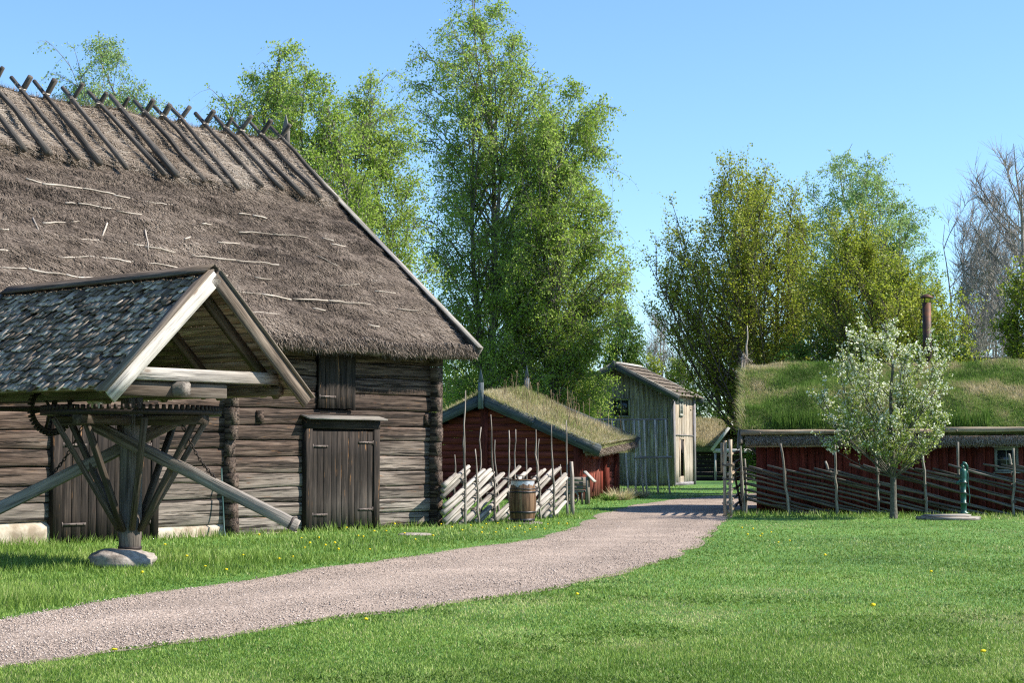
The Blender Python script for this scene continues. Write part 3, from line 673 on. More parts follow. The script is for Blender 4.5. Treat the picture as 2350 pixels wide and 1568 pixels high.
# small pinion on the drive shaft beneath the rim
pn = thing('pinion_gear', 'curved iron ring gear hanging beside the toothed crown wheel', 'gear', at(118, 938, 25.0), BRZ)
m = MB(); th = np.linspace(0, 2 * math.pi, 41); P = np.stack([np.cos(th) * .33, np.zeros(41), np.sin(th) * .33], 1); tube(m, P, .034, 6); 
for i in range(40):
    t = th[i]; beam(m, (math.cos(t) * .34, -.005, math.sin(t) * .34), (math.cos(t) * .40, -.005, math.sin(t) * .40), .03, .05, up=(0, 1, 0))
m.build('ring', M['iron'], pn, True)
m = MB()
for i in range(3):
    t = i * math.pi / 3 + .2; stick(m, (math.cos(t) * .32, 0, math.sin(t) * .32), (-math.cos(t) * .32, 0, -math.sin(t) * .32), .02, n=2, wob=0)
m.build('spokes', M['iron'], pn)
m = MB(); stick(m, (0, -.15, 0), (0, 6.2, .1), .03, n=2, wob=0); stick(m, (0, -.1, .02), (0, -.1, .32), .03, n=2, wob=0); m.build('drive_shaft', M['iron'], pn)
# boulder
bp_ = gnd(284, 1291)
m = MB(); rock(m, (0, 0, .07), (.50, .34, .165), 4, .20); o = m.build('boulder', M['stone'], None, True); o.location = (GLOC[0] - .08, GLOC[1] - .06, .03); o.rotation_euler = (0, .03, .15)
props(o, 'flat grey boulder carrying the shaft of the horse gin', 'boulder')
m = MB(); q = gnd(952, 1229); rock(m, (0, 0, 0), (.34, .22, .05), 8, .1); o = m.build('flat_stone', M['stone'], None, True); o.location = tuple(q); props(o, 'flat pale stone half sunk in grass before the barn', 'stone')
# hose down the wall at the cross wall
m = MB(); pts = [at(508, 1075, 33.0), at(509, 1120, 32.95), at(512, 1170, 32.9), at(514, 1215, 32.8), at(517, 1233, 32.5)]
tube(m, np.array(pts), .016, 7); o = m.build('hose', M['hose'], None, True); props(o, 'thin green hose hanging down the barn wall beside the projecting log ends', 'hose')
# ================================================================== GROUND, PATH, GRASS
m = MB()
nx = 90
xs = np.concatenate([[-900, -300, -120], np.linspace(-50, 50, nx), [120, 300, 900]]); ys = np.concatenate([[-60, -5], np.linspace(5, 110, nx), [160, 300, 700, 1500]])
X, Y = np.meshgrid(xs, ys, indexing='ij')
grid(m, np.stack([X, Y, np.full_like(X, 0.0)], -1)); o = m.build('lawn_ground', M['ground']); props(o, kind='structure')
FAR = np.array([(-400, 1492), (0, 1427), (300, 1376), (700, 1313), (1000, 1273), (1240, 1237), (1335, 1208), (1385, 1181), (1450, 1161), (1560, 1147), (1668, 1137), (1850, 1126), (2100, 1117)], float)
NEAR = np.array([(-500, 1640), (0, 1531), (400, 1473), (900, 1403), (1200, 1361), (1400, 1322), (1520, 1283), (1600, 1246), (1645, 1214), (1655, 1192), (1700, 1170), (1850, 1150), (2100, 1136)], float)
def poly_interp(P, n):
    d = np.concatenate([[0], np.cumsum(np.linalg.norm(np.diff(P, axis=0), axis=1))]); t = np.linspace(0, d[-1], n)
    return np.stack([np.interp(t, d, P[:, k]) for k in range(P.shape[1])], 1)
fw = np.array([gnd(*p)[:2] for p in FAR]); nw = np.array([gnd(*p)[:2] for p in NEAR])
def rs(P, n):        # keep the pairs facing each other
    k = np.linspace(0, len(P) - 1, n); i = np.minimum(k.astype(int), len(P) - 2); f = (k - i)[:, None]; return P[i] * (1 - f) + P[i + 1] * f
f_, n_ = rs(fw, 140), rs(nw, 140)
ed = .12 * np.stack([vnoise(np.stack([np.arange(140) * .45, np.zeros(140)], 1), 3), vnoise(np.stack([np.arange(140) * .45, np.ones(140) * 9], 1), 3)], 1)
f_, n_ = f_ + ed, n_ - ed
tt = np.linspace(-.03, 1.03, 40)[None, :, None]
PG = f_[:, None] * (1 - tt) + n_[:, None] * tt
PZ = .006 + .012 * (1 - (2 * np.clip(tt[..., 0], 0, 1) - 1) ** 2) + 0 * PG[..., 0]
tq_ = np.broadcast_to(tt[..., 0], PZ.shape); PT = 1.0 + .07 * np.cos((tq_ - .5) * 4 * math.pi + .6 * vnoise(PG * .2, 4)) + .10 * fbm(PG * np.array([.5, .35]), 6, 3) - .16 * np.clip((np.abs(tq_ - .5) - .40) / .1, 0, 1)
m = MB(); grid(m, np.concatenate([PG, PZ[..., None]], -1), None, PT); o = m.build('gravel_path', M['gravel']); props(o, kind='structure')

def in_poly(P, poly):
    x, y = P[:, 0], P[:, 1]; r = np.zeros(len(P), bool); j = len(poly) - 1
    for i in range(len(poly)):
        xi, yi = poly[i]; xj, yj = poly[j]
        c = ((yi > y) != (yj > y)) & (x < (xj - xi) * (y - yi) / (yj - yi + 1e-12) + xi); r ^= c; j = i
    return r
PATHPOLY = np.concatenate([f_, n_[::-1]])
def project(P):
    d = P - CAM; q = d[:, 1] * CP + d[:, 2] * SP; u = -d[:, 1] * SP + d[:, 2] * CP
    return CX + F * d[:, 0] / q, CY - F * u / q

# house footprints (filled in below) so that no grass grows inside
RRZ = math.radians(-22); RLOC = np.array([-.92, 58.6, 0.0])          # red gabled house
KRZ = math.radians(-20); KLOC = np.array([7.61, 81.0, 0.0])          # tall grey house, origin at its right front corner
CRZ = math.radians(-9); CLOC = np.array([6.54, 45.6, 0.0])           # long red cottage, origin at its left front corner
def foot(loc, rz, x0, y0, x1, y1):
    return to_world(np.array([(x0, y0, 0), (x1, y0, 0), (x1, y1, 0), (x0, y1, 0)], float), loc, rz)[:, :2]
FOOT = [foot(BLOC, BRZ, -24, -.02, 0, 12), foot(RLOC, RRZ, -3.5, 0, 3.5, 5), foot(KLOC, KRZ, -5.5, 0, 0, 4.2), foot(CLOC, CRZ, 0, 0, 14, 6)]

g = rng(90); n = 560000
v = g.uniform(78, 640, n); Yd = EYE * F / v; Xd = g.uniform(-.36, .36, n) * Yd + g.uniform(-.5, .5, n)
P = np.stack([Xd, Yd, np.zeros(n)], 1)
edge = (.22 * fbm(P[:, :2] * 1.3, 5, 3) + .12 * vnoise(P[:, :2] * 7, 6) + g.normal(0, .10, n))[:, None] * np.array([.5, 1.0])
ok = ~in_poly(P[:, :2] + edge, PATHPOLY)
for q in FOOT: ok &= ~in_poly(P[:, :2], q)
P = P[ok]; n = len(P); Yd = P[:, 1]; px, py = project(P)
yf = np.interp(px, FAR[:, 0], FAR[:, 1], right=1110)
rough = (py < yf) & (px < 1560)
bl = to_local(P, BLOC, BRZ); cw = -bl[:, 1]                          # distance in front of the barn wall
h = g.uniform(.018, .040, n) * (1 + .25 * vnoise(P[:, :2] * .8, 6))
patch = fbm(P[:, :2] * .55, 7, 3)
hr = g.uniform(.04, .12, n) * (1.0 + .7 * np.clip(patch, -.6, 1)) + .20 * np.exp(-np.clip(cw, 0, 9) / .35) * g.uniform(.3, 1.2, n) * (bl[:, 0] < .5)
near_path = np.clip((yf - py) / 26, .25, 1)
h = np.where(rough, hr * near_path, h)
cl = to_local(P, CLOC, CRZ); wild = (cl[:, 1] > -4.4) & (cl[:, 0] > -1.2) & (cl[:, 1] < 0)       # uncut strip along the right fence
h = np.where(wild, g.uniform(.05, .20, n) * np.clip((cl[:, 1] + 4.4) / 1.2, .2, 1), h)
lean = g.normal(0, .45, (n, 2)) + .3 * np.stack([vnoise(P[:, :2] * 1.2, 8), vnoise(P[:, :2] * 1.2, 9)], 1)
D = unit(np.concatenate([lean, np.ones((n, 1))], 1)) * h[:, None]
mow = .06 * np.sin((P[:, 0] * .35 + P[:, 1] * .94) * 1.9 + 1.2 * vnoise(P[:, :2] * .25, 15))
tn = .55 + .16 * fbm(P[:, :2] * .35, 10, 3) + .10 * fbm(P[:, :2] * 2.3, 11, 2) + g.normal(0, .15, n) + np.where(rough, .0, .06 + mow)
tn += np.where(rough, 0, .20 * np.clip(vnoise(P[:, :2] * np.array([1.1, .55]), 19), -.3, .8))
dry = g.uniform(0, 1, n) < np.where(rough, .015, .06); tn = np.where(dry, .97, tn)
mb = MB(); blades(mb, P, D, .0045 + .00042 * Yd, np.clip(tn, 0, 1), seed=2)
# clover and broad leaved weeds in loose patches
kc = np.where(~rough & ~wild & (vnoise(P[:, :2] * .9, 61) + .5 * vnoise(P[:, :2] * 3.1, 62) > .42) & (g.uniform(0, 1, n) < .30))[0]
Pc = P[kc]; dc = unit(np.concatenate([g.normal(0, 1, (len(kc), 2)), g.uniform(.2, .9, (len(kc), 1))], 1)) * g.uniform(.02, .045, len(kc))[:, None]
blades(mb, Pc + np.array([0, 0, .012]), dc, .016 + .0006 * Pc[:, 1], np.clip(.22 + g.normal(0, .10, len(kc)), 0, 1), seed=5)
o = mb.build('lawn_grass', M['grass']); props(o, kind='stuff')
# loose stones on the gravel
n = 60000; k = g.uniform(0, 139, n); i = np.minimum(k.astype(int), 138); fr = (k - i)[:, None]; tq = g.uniform(-.02, 1.02, n)[:, None]
A = f_[i] * (1 - fr) + f_[i + 1] * fr; B = n_[i] * (1 - fr) + n_[i + 1] * fr; XY = A * (1 - tq) + B * tq + g.normal(0, .05, (n, 2))
keep = (XY[:, 1] > 11) & (g.uniform(0, 1, n) < np.clip((22 / np.maximum(XY[:, 1], 1)) ** 2, .02, 1)) & (np.abs(XY[:, 0]) < .37 * XY[:, 1]); XY = XY[keep]; n = len(XY)
r = g.uniform(.004, .012, n) * (1 + .6 * (g.uniform(0, 1, n) > .96))
oc = np.array([(1, 0, 0), (0, 1, 0), (-1, 0, 0), (0, -1, 0), (0, 0, .7), (0, 0, -.5)], float); of = np.array([(0, 1, 4), (1, 2, 4), (2, 3, 4), (3, 0, 4), (1, 0, 5), (2, 1, 5), (3, 2, 5), (0, 3, 5)])
V = oc[None] * r[:, None, None] * g.uniform(.7, 1.3, (n, 6, 1)) + np.concatenate([XY, np.full((n, 1), .018)], 1)[:, None]
mb = MB(); mb.add(V.reshape(-1, 3), (of[None] + (np.arange(n) * 6)[:, None, None]).reshape(-1, 3), None, np.repeat(np.clip(g.normal(.5, .25, n), 0, 1), 6))
o = mb.build('loose_gravel', M['pebble']); props(o, kind='stuff')
# dandelions
dm = MB(); g2 = rng(12)
for k in range(2):
    th = np.linspace(0, 2 * math.pi, 9)[:-1]
dh = MB(); lathe(dh, [(0, -.006), (.018, .0), (.021, .010), (.012, .018), (0, .020)], 9)
ds = MB(); stick(ds, (0, 0, 0), (.01, .005, .12), .003, n=4, wob=.004, sides=4)
spots = [(700, 1270), (716, 1268), (742, 1274), (818, 1248), (838, 1249), (860, 1237), (795, 1222), (884, 1229), (1075, 1221), (1108, 1224), (1115, 1219), (1180, 1222), (1190, 1219), (1217, 1226), (1230, 1221), (1247, 1225), (1257, 1218), (1143, 1216), (690, 1247),
         (905, 1219), (560, 1292), (640, 1301), (470, 1316), (600, 1247), (380, 1268), (990, 1246), (1010, 1218), (260, 1519), (835, 1449), (1325, 1392), (1730, 1232), (1745, 1246), (1752, 1240), (1768, 1236), (1717, 1247), (1810, 1256), (1700, 1228), (1790, 1262), (2258, 1527), (2010, 1420), (2140, 1338), (1890, 1300),
         (1280, 1216), (1300, 1214), (1160, 1230), (1062, 1233), (1040, 1228), (735, 1252), (765, 1262), (680, 1290), (845, 1275), (925, 1238), (1205, 1236), (1135, 1236), (1098, 1240), (950, 1255), (780, 1285), (520, 1330), (430, 1300), (330, 1340)]
d0 = None
for i, (px_, py_) in enumerate(spots):
    q = gnd(px_, py_); gi = rng(900 + i)
    if d0 is None:
        t = thing('dandelion', 'yellow dandelion flower in the grass', 'flower', q, 0, 'dandelions dotted over the grass')
        hd = dh.build('flower_head', M['yellow'], t); hd.location = (.01, .005, .12); st = ds.build('stem', M['birchleaf'], t); d0 = (t, hd, st)
    else:
        t = d0[0].copy(); COL.objects.link(t); t.location = tuple(q)
        for ch in d0[1:]:
            c = ch.copy(); COL.objects.link(c); c.parent = t
    s_ = gi.uniform(.8, 1.25); t.scale = (s_, s_, gi.uniform(.7, 1.3)); t.rotation_euler = (gi.normal(0, .15), gi.normal(0, .15), gi.uniform(0, 6))

# ================================================================== LEFT ROUND-POLE FENCE
def z4(x, y): return ((1550 + x / 1.9583) / 1.5947, (1200 + y / 1.9583) / 1.5947)
fa, fb = gnd(1016, 1210), gnd(1300, 1187); fdir = unit(fb - fa); flen = np.linalg.norm(fb - fa); fnr = np.array([fdir[1], -fdir[0], 0]); frz = math.atan2(fdir[1], fdir[0])
fence = thing('pole_fence', 'sunlit grey fence of slanting split rails between barn and red gabled house', 'fence', fa, frz)
def fence_s(px): # position along the fence line for a pixel column
    k = (px - CX) / F; return (k * fa[1] - fa[0]) / (fdir[0] - k * fdir[1])
st4 = [(275, 450, 272, 1395, 1), (322, 755, 322, 1330, -1), (240, 910, 268, 1395, -1), (350, 870, 375, 1390, 1), (437, 712, 437, 1340, -1), (467, 622, 492, 1370, 1), (540, 805, 575, 1330, -1), (586, 735, 608, 1380, 1), (694, 728, 688, 1330, -1), (775, 730, 818, 1372, 1), (845, 797, 855, 1330, -1), (757, 795, 760, 1330, -1), (872, 696, 918, 1365, 1), (985, 980, 985, 1340, -1)]
for i, (tx, ty, bx_, by_, sd_) in enumerate(st4):
    xt, yt = z4(tx, ty); xb, yb = z4(bx_, by_); s0 = fence_s(xb); s1 = fence_s(xt); Yt = fa[1] + fdir[1] * s1; zt = at(xt, yt, Yt)[2]
    m = MB(); gi = rng(700 + i); yo = -.085 if sd_ > 0 else .10
    tipx = s1
    stick(m, (s0, yo, -.1), (tipx, yo + gi.normal(0, .04), zt), .034, .014, n=9, wob=.022, seed=i, tint=gi.uniform(.9, 1.2) * (1 if sd_ > 0 else .8))
    for z in (.30, .62, .95):
        if sd_ > 0:
            for q in range(3):
                th = np.linspace(0, 2 * math.pi, 10); c = np.array([s0 + (tipx - s0) * z / zt, .0, z + q * .03 + gi.normal(0, .015)])
                tube(m, c + np.stack([np.cos(th) * .05, np.sin(th) * .125, np.sin(th + 1) * .015], 1), .008, 4, tint=.6)
    m.build('stake', M['railwood'], fence, True)
g = rng(41); k = 0
for i in range(26):
    s0 = -2.9 + i * .335 + g.uniform(-.03, .03); ln = g.uniform(2.6, 3.1); sl_ = math.radians(23 + g.normal(0, 1.0))
    p0 = np.array([s0, g.uniform(-.03, .05), .04 + g.uniform(-.04, .05)]); p1 = p0 + np.array([math.cos(sl_) * ln, g.uniform(-.02, .02), math.sin(sl_) * ln])
    if p1[2] > 1.30: p1 = p0 + (p1 - p0) * (1.30 - p0[2] - g.uniform(0, .16)) / (p1[2] - p0[2])
    if p0[0] < .02: p0 = p0 + (p1 - p0) * (.02 - p0[0]) / (p1[0] - p0[0])
    if p1[0] > flen + .02: p1 = p0 + (p1 - p0) * max(.05, (flen + .02 - g.uniform(0, .1) - p0[0]) / (p1[0] - p0[0]))
    if p1[0] - p0[0] < .55: continue
    m = MB(); stick(m, p0, p1, g.uniform(.055, .068), g.uniform(.045, .06), n=6, wob=.010, seed=i + 40, sides=6, flat=g.uniform(.8, 1.0), tint=g.uniform(.8, 1.25), wear=g.uniform(.1, .5)); m.build('rail', M['railwood'], fence)
xe, ye = z4(1022, 662); se = flen + .04
m = MB(); Ye = fa[1] + fdir[1] * se; stick(m, (se, 0, -.1), (se - .05, 0, at(xe, ye, Ye)[2]), .034, .015, n=8, wob=.015, seed=3, tint=1.05); m.build('stake', M['railwood'], fence, True)
m = MB(); xe, ye = z4(1032, 960); stick(m, (se + .10, -.10, -.1), (se + .02, -.10, at(xe, ye, Ye)[2]), .055, .05, n=5, wob=.008, seed=5, tint=1.15); m.build('post', M['railwood'], fence, True)

# ================================================================== BARREL
bq = gnd(1199, 1204); br = thing('wooden_barrel', 'upright oak barrel with dark hoops standing before the slanting rail fence', 'barrel', bq + np.array([0, .28, 0]), .4)
m = MB(); ns = 22; zs = np.linspace(.05, .96, 11); prof = .255 + .052 * (1 - (2 * (zs - .05) / .91 - 1) ** 2); g = rng(8)
for i in range(ns):
    t0, t1 = (i + .025) / ns * 2 * math.pi, (i + .975) / ns * 2 * math.pi; th = np.array([t0, (t0 + t1) / 2, t1])
    P = np.stack([prof[:, None] * np.cos(th), prof[:, None] * np.sin(th), np.repeat(zs[:, None], 3, 1)], -1)
    G = np.stack([np.repeat(zs[:, None], 3, 1), np.broadcast_to(th * .28, (11, 3)), np.full((11, 3), i * 3.7)], -1); grid(m, P, G, g.uniform(.65, 1.3))
lathe(m, [(.262, .05), (.25, .06), (.25, .96), (0, .93)], 32, tint=.5)
m.build('staves', M['barrel'], br)
for z0, z1 in ((.05, .12), (.245, .285), (.70, .735), (.78, .80)):
    m = MB(); f = lambda z: .255 + .052 * (1 - (2 * (z - .05) / .91 - 1) ** 2); lathe(m, [(f(z0) + .001, z0), (f(z0) + .007, z0), (f(z1) + .007, z1), (f(z1) + .001, z1)], 40); m.build('hoop', M['hoop'], br, True)
m = MB(); zz = np.linspace(.81, .968, 6); th = np.linspace(0, 2 * math.pi, 61); P = np.stack([np.outer(.277 - (zz - .81) * .09, np.cos(th)), np.outer(.277 - (zz - .81) * .09, np.sin(th)), np.repeat(zz[:, None], 61, 1)], -1)
P[..., :2] *= 1 + .025 * vnoise(np.stack([np.cos(th) * 6, np.sin(th) * 6, th * 0], -1), 5)[None, :, None]; grid(m, P); lathe(m, [(.266, .968), (.255, .975), (0, .972)], 40); m.build('plastic_wrap', M['plastic'], br, True)
m = MB(); lathe(m, [(0, .98), (.272, .98), (.275, .99), (.272, 1.0), (0, 1.0)], 36); m.build('lid', M['barrel'], br)
m = MB(); bx(m, (-.13, -.02, 1.0), (-.10, .02, 1.07)); bx(m, (.0, -.02, 1.0), (.03, .02, 1.09)); bx(m, (-.16, -.018, 1.07), (.06, .018, 1.10), ch=.005); m.build('lid_handle', M['railwood'], br)
m = MB(); bx(m, (-.29, -.34, -.02), (.34, .30, .045)); m.build('base_board', M['railwood'], br)
# ================================================================== RED GABLED HOUSE WITH TURF ROOF
def local_frame(loc, rz): return lambda px, py, Y: to_local(at(px, py, Y), loc, rz)
def turf(m, P, N, hmin, hmax, tn, seed, w=.02, lean=.6, down=None):
    g = rng(seed); n = len(P); D = N + g.normal(0, lean, (n, 3)) * np.array([1, 1, .6]) + np.array([0, 0, .55])
    if down is not None: D = D + down
    blades(m, P, unit(D) * g.uniform(hmin, hmax, n)[:, None], g.uniform(.7, 1.3, n) * w, np.clip(tn, 0, 1), seed=seed + 1)

rh = thing('red_house', 'low red house with dark bargeboards and a dry grass turf roof', 'house', RLOC, RRZ)
HB, ZP, HE, ZEV, L_ = 3.5, 3.44, 4.16, 1.72, 3.6
pit = (ZP - ZEV) / HE
g = rng(14)
m = MB()
nb = 15
for i in range(nb):
    z0 = i * .235; z1 = z0 + .235; hw = min(HB, (ZP - .06 - z1) / pit)
    if hw < .2: break
    bx(m, (-hw, -.05 + (i % 2) * .008, z0), (hw, .02, z1 - .008), tint=g.uniform(.8, 1.2), wear=(.0, .1), nseg=6)
for x in (-HB + .1, .0, HB - .12): bx(m, (x - .13, -.085, 0), (x + .13, -.052, min(ZP - .15, ZP - abs(x) * pit - .28)), tint=.85, ax=2)
for i in range(nb):
    z0 = i * .235; z1 = z0 + .235; hw = min(HB, (ZP - .06 - z1) / pit)
    if hw < .2: break
    bx(m, (-hw, L_ - .1, z0), (hw, L_ - .03, z1), tint=.9)
bx(m, (-HB - .04, -.03, 0), (-HB + .04, L_ - .05, 1.9), tint=.9, ax=1)
# right hand wall: doorway bay, post, log bay
for i in range(8):
    z0 = .02 + i * .235; zz = min(z0 + .228, 1.80)
    bx(m, (HB - .06 + g.uniform(-.01, .015), 2.55, z0), (HB + .03 + g.uniform(-.02, .02), L_ - .3, zz), tint=g.uniform(.95, 1.35), wear=(.1, .2), ch=.02)
bx(m, (HB - .08, -.04, 0), (HB + .05, .14, 1.82), tint=.9); bx(m, (HB - .1, 2.20, 0), (HB + .14, 2.50, 1.85), tint=1.0, ax=2); bx(m, (HB - .1, L_ - .28, 0), (HB + .14, L_ + .02, 1.85), tint=.95, ax=2)
bx(m, (HB - .08, .1, 1.66), (HB + .05, 2.3, 1.84), tint=.9)
bx(m, (HB - .14, .1, 0), (HB - .10, 2.3, 1.7), tint=.5)
m.build('red_wall', M['red'], rh)
m = MB()
for i in range(5): bx(m, (HB - .03, .95 + i * .185, .12), (HB + .02, .95 + i * .185 + .177, 1.58), tint=g.uniform(1.2, 1.6), wear=(.3, .2), ax=2)
beam(m, (HB + .035, 1.0, .25), (HB + .035, 1.8, 1.45), .05, .12, up=(1, 0, 0), tint=1.5, wear=(.3, .3)); bx(m, (HB + .02, .96, 1.38), (HB + .06, 1.86, 1.50), tint=1.4)
m.build('plank_door', M['red'], rh)
m = MB()
for i in range(6): bx(m, (HB - .02, .16 + i * .13, .06), (HB + .025, .16 + i * .13 + .122, 1.62), tint=g.uniform(1.1, 1.5), wear=(.2, .1), ax=2)
bx(m, (HB - .02, 1.92, .1), (HB + .02, 2.18, 1.6), tint=1.3, ax=2); m.build('door_boards', M['red'], rh)
m = MB()
for sg in (-1, 1):
    aa = np.linspace(-.30, L_ + .2, 40); xx = np.linspace(0, HE, 40); A, X = np.meshgrid(aa, xx, indexing='ij')
    Z = ZP + .10 - X * pit + .05 * fbm(np.stack([A * 1.1, X * 1.1 * sg], -1), 3, 3) + .10 * np.exp(-X / .5) + .07 * A
    grid(m, np.stack([sg * X, A, Z], -1)); grid(m, np.stack([sg * X, A, ZP - .12 - X * pit], -1)[:, ::-1])
    e = np.stack([np.stack([np.full(40, sg * HE), aa, Z[:, -1]], -1), np.stack([np.full(40, sg * (HE + .02)), aa, np.full(40, ZEV - .13)], -1)], 1); grid(m, e)
m.build('turf_roof', M['sodbase'], rh)
m = MB(); g = rng(15); n = 42000; X = g.uniform(-HE, HE, n); A = g.uniform(-.28, L_ + .15, n)
Z = ZP + .08 - abs(X) * pit + .05 * fbm(np.stack([A * 1.1, abs(X) * 1.1], -1), 3, 3) + .10 * np.exp(-abs(X) / .5) + .07 * A
pt = fbm(np.stack([A * .9, X * .7], -1), 19, 3)
turf(m, np.stack([X, A, Z], 1), np.stack([np.sign(X) * .35, 0 * X, .9 + 0 * X], 1), .05, .24, .76 + .20 * pt + g.normal(0, .13, n), 16, .022, lean=.8)
n = 3600; X = g.uniform(-HE, HE, n); A = np.full(n, -.30) + g.normal(0, .04, n); turf(m, np.stack([X, A, ZP + .12 - abs(X) * pit + .10 * np.exp(-abs(X) / .5)], 1), np.array([0, -.75, .15]) + np.zeros((n, 3)), .06, .26, .74 + g.normal(0, .16, n), 18, .020, lean=.7)
n = 1500; A = g.uniform(-.3, L_ + .1, n); turf(m, np.stack([np.full(n, HE) + g.normal(0, .04, n), A, ZEV + .14 + .07 * A], 1), np.array([.8, 0, .1]) + np.zeros((n, 3)), .06, .24, .72 + g.normal(0, .16, n), 20, .020, lean=.7)
m.build('roof_grass', M['sod'], rh)
m = MB(); n = 3000; X = g.uniform(-3.8, 3.8, n); X = np.sign(X) * np.abs(X); A = g.uniform(-.28, .1, n); Z = ZP + .08 - abs(X) * pit
m2 = MB(); n2 = 62
for i in range(n2):
    a = g.uniform(0, L_ + .1); x = abs(g.normal(1.6, 1.3)); 
    if x > 3.9: continue
    m2 = MB(); z = ZP + .1 - x * pit + .07 * a; h = g.uniform(.4, .95); stick(m2, (x, a, z), (x + g.normal(0, .06), a + g.normal(0, .05), z + h), .010, .006, n=5, wob=.012, seed=i, sides=4, tint=g.uniform(.1, .9))
    if i % 2 == 0:
        Pq = np.repeat(np.array([[x, a, z + h * .8]]), 10, 0) + g.normal(0, .02, (10, 3)) + np.linspace(-.12, .2, 10)[:, None] * np.array([0, 0, 1]) * h; blades(m2, Pq, g.normal(0, .05, (10, 3)), .016, .4)
    m2.build('dry_stalk', M['drystalk'], rh)
for sg in (-1, 1):
    m = MB()
    beam(m, (sg * .02, -.34, ZP - .04), (sg * 1.9, -.34, ZP - .04 - 1.88 * pit), .045, .36, up=(0, 0, 1), tint=1.0, nseg=3); beam(m, (sg * 1.9, -.343, ZP - .04 - 1.88 * pit), (sg * (HE + .12), -.343, ZP - .04 - (HE + .1) * pit), .045, .36, up=(0, 0, 1), tint=.92, nseg=3)
    for x in (1.9, 3.4): bx(m, (sg * x - .03, -.385, ZP - .07 - x * pit), (sg * x + .03, -.366, ZP - .01 - x * pit), tint=2.2)
    m.build('bargeboard', M['barge'], rh)
    m = MB(); beam(m, (sg * .02, -.30, ZP + .155), (sg * (HE + .12), -.30, ZP + .155 - (HE + .1) * pit), .10, .03, up=(0, 0, 1), tint=1.6); m.build('barge_cap', M['barge'], rh)
    m = MB(); beam(m, (sg * .02, L_ + .24, ZP - .0 + .07 * L_), (sg * (HE + .12), L_ + .24, ZP - .0 - HE * pit + .07 * L_), .045, .34, up=(0, 0, 1)); m.build('bargeboard', M['barge'], rh)
for y, zf, sc in ((-.385, 0, 1), (L_ + .29, .32, .9)):
    m = MB(); beam(m, (0, y, ZP - .35 + zf), (0, y, ZP + .55 + zf), .20 * sc, .04, up=(0, 1, 0), tint=1.7); beam(m, (0, y, ZP + .55 + zf), (0, y, ZP + 1.02 + zf), .20 * sc, .04, up=(0, 1, 0), taper=.06, tint=1.8)
    m.build('finial', M['barge'], rh)
# reed eave on the right with its straw fringe, bark edge board
m = MB(); n = 9000; A = g.uniform(-.2, L_ + .25, n); q = g.uniform(0, 1, n)
P = np.stack([HE - .02 + .06 * np.sin(q * 3.1) - .5 * (q > .8) * g.uniform(0, 1, n), A, ZEV + .02 - .20 * q + .07 * A], 1); D = unit(np.stack([.5 + g.normal(0, .3, n), g.normal(0, .4, n), -.6 + g.normal(0, .3, n)], 1)) * g.uniform(.06, .16, n)[:, None]
blades(m, P, D, .022, np.clip(g.normal(.55, .2, n), 0, 1), seed=5); m.build('eave_reeds', M['thatch'], rh)
m = MB(); 
for sg in (1,):
    stick(m, (HE + .0, -.25, ZEV + .16), (HE + .02, L_ + .2, ZEV + .16 + .07 * L_), .05, n=6, wob=.01, tint=.9)
    beam(m, (HB + .2, -.2, ZEV - .08), (HB + .2, L_ + .1, ZEV - .08 + .06 * L_), .14, .12, tint=.6)
m.build('eave_pole', M['railwood'], rh)
# bench-like barrow by the door
bw = thing('wooden_barrow', 'old grey wooden barrow parked by the red plank door', 'barrow', gnd(1322, 1158), -.3)
m = MB(); bx(m, (-.35, -.25, .38), (.3, .25, .44)); 
for i in range(3): bx(m, (-.38, -.26, .46 + i * .13), (.28, -.23, .57 + i * .13))
bx(m, (-.38, .23, .46), (.28, .26, .84)); bx(m, (-.41, -.26, .46), (-.38, .26, .84)); m.build('tray', M['railwood'], bw)
for x, y in ((-.3, -.22), (-.3, .22), (.25, -.22), (.25, .22)): m = MB(); bx(m, (x - .03, y - .03, 0), (x + .03, y + .03, .38)); m.build('leg', M['railwood'], bw)
m = MB(); beam(m, (.30, -.1, 1.02), (.62, -.1, .70), .30, .04, up=(.6, 0, .8), tint=1.3, wear=(.6, .6)); bx(m, (.36, -.22, 0), (.44, .0, .86), tint=.8, ax=2); m.build('sloping_board', M['railwood'], bw)  # sloping board's pale tone paints the sun on the plank
m = MB(); th = np.linspace(0, 2 * math.pi, 25); tube(m, np.stack([np.cos(th) * .2 - .05, np.full(25, -.31), np.sin(th) * .2 + .22], 1), .025, 6)
for t in (0, 1.05, 2.1): stick(m, (-.05 + math.cos(t) * .19, -.31, .22 + math.sin(t) * .19), (-.05 - math.cos(t) * .19, -.31, .22 - math.sin(t) * .19), .014, n=2, wob=0)
m.build('wheel', M['railwood'], bw)

# ================================================================== NETTING PEN
npn = thing('netting_pen', 'tall pen of wire netting on thin poles between the red and grey houses', 'pen', (4.75, 66.5, 0), math.radians(-22))
tp = 2.86
for i, (x, y) in enumerate([(0, 0), (.42, 0), (.85, 0), (1.28, 0), (0, .6), (-.45, 0), (-.9, 0)]):
    m = MB(); stick(m, (x + .1 + .03 * i, y - .12, -.05), (x, y, tp), .040, .034, n=6, wob=.012, seed=i, tint=1.5); m.build('pole', M['palestick'], npn, True)
for i in range(9):
    x = -1.1 - i * .25
    m = MB(); stick(m, (x, .0, tp - .02), (x - .02, .1, tp - .02 - .6), .020, n=3, wob=.006, tint=1.2, seed=i); m.build('lath', M['railwood'], npn)
m = MB(); stick(m, (-3.4, .02, tp + .03), (1.36, .02, tp + .02), .035, n=8, wob=.012, tint=1.1); stick(m, (.02, -.11, 1.38), (1.55, -.11, 1.42), .045, n=6, wob=.012, tint=1.25); m.build('top_rail', M['railwood'], npn, True)
m = MB(); ww = .006
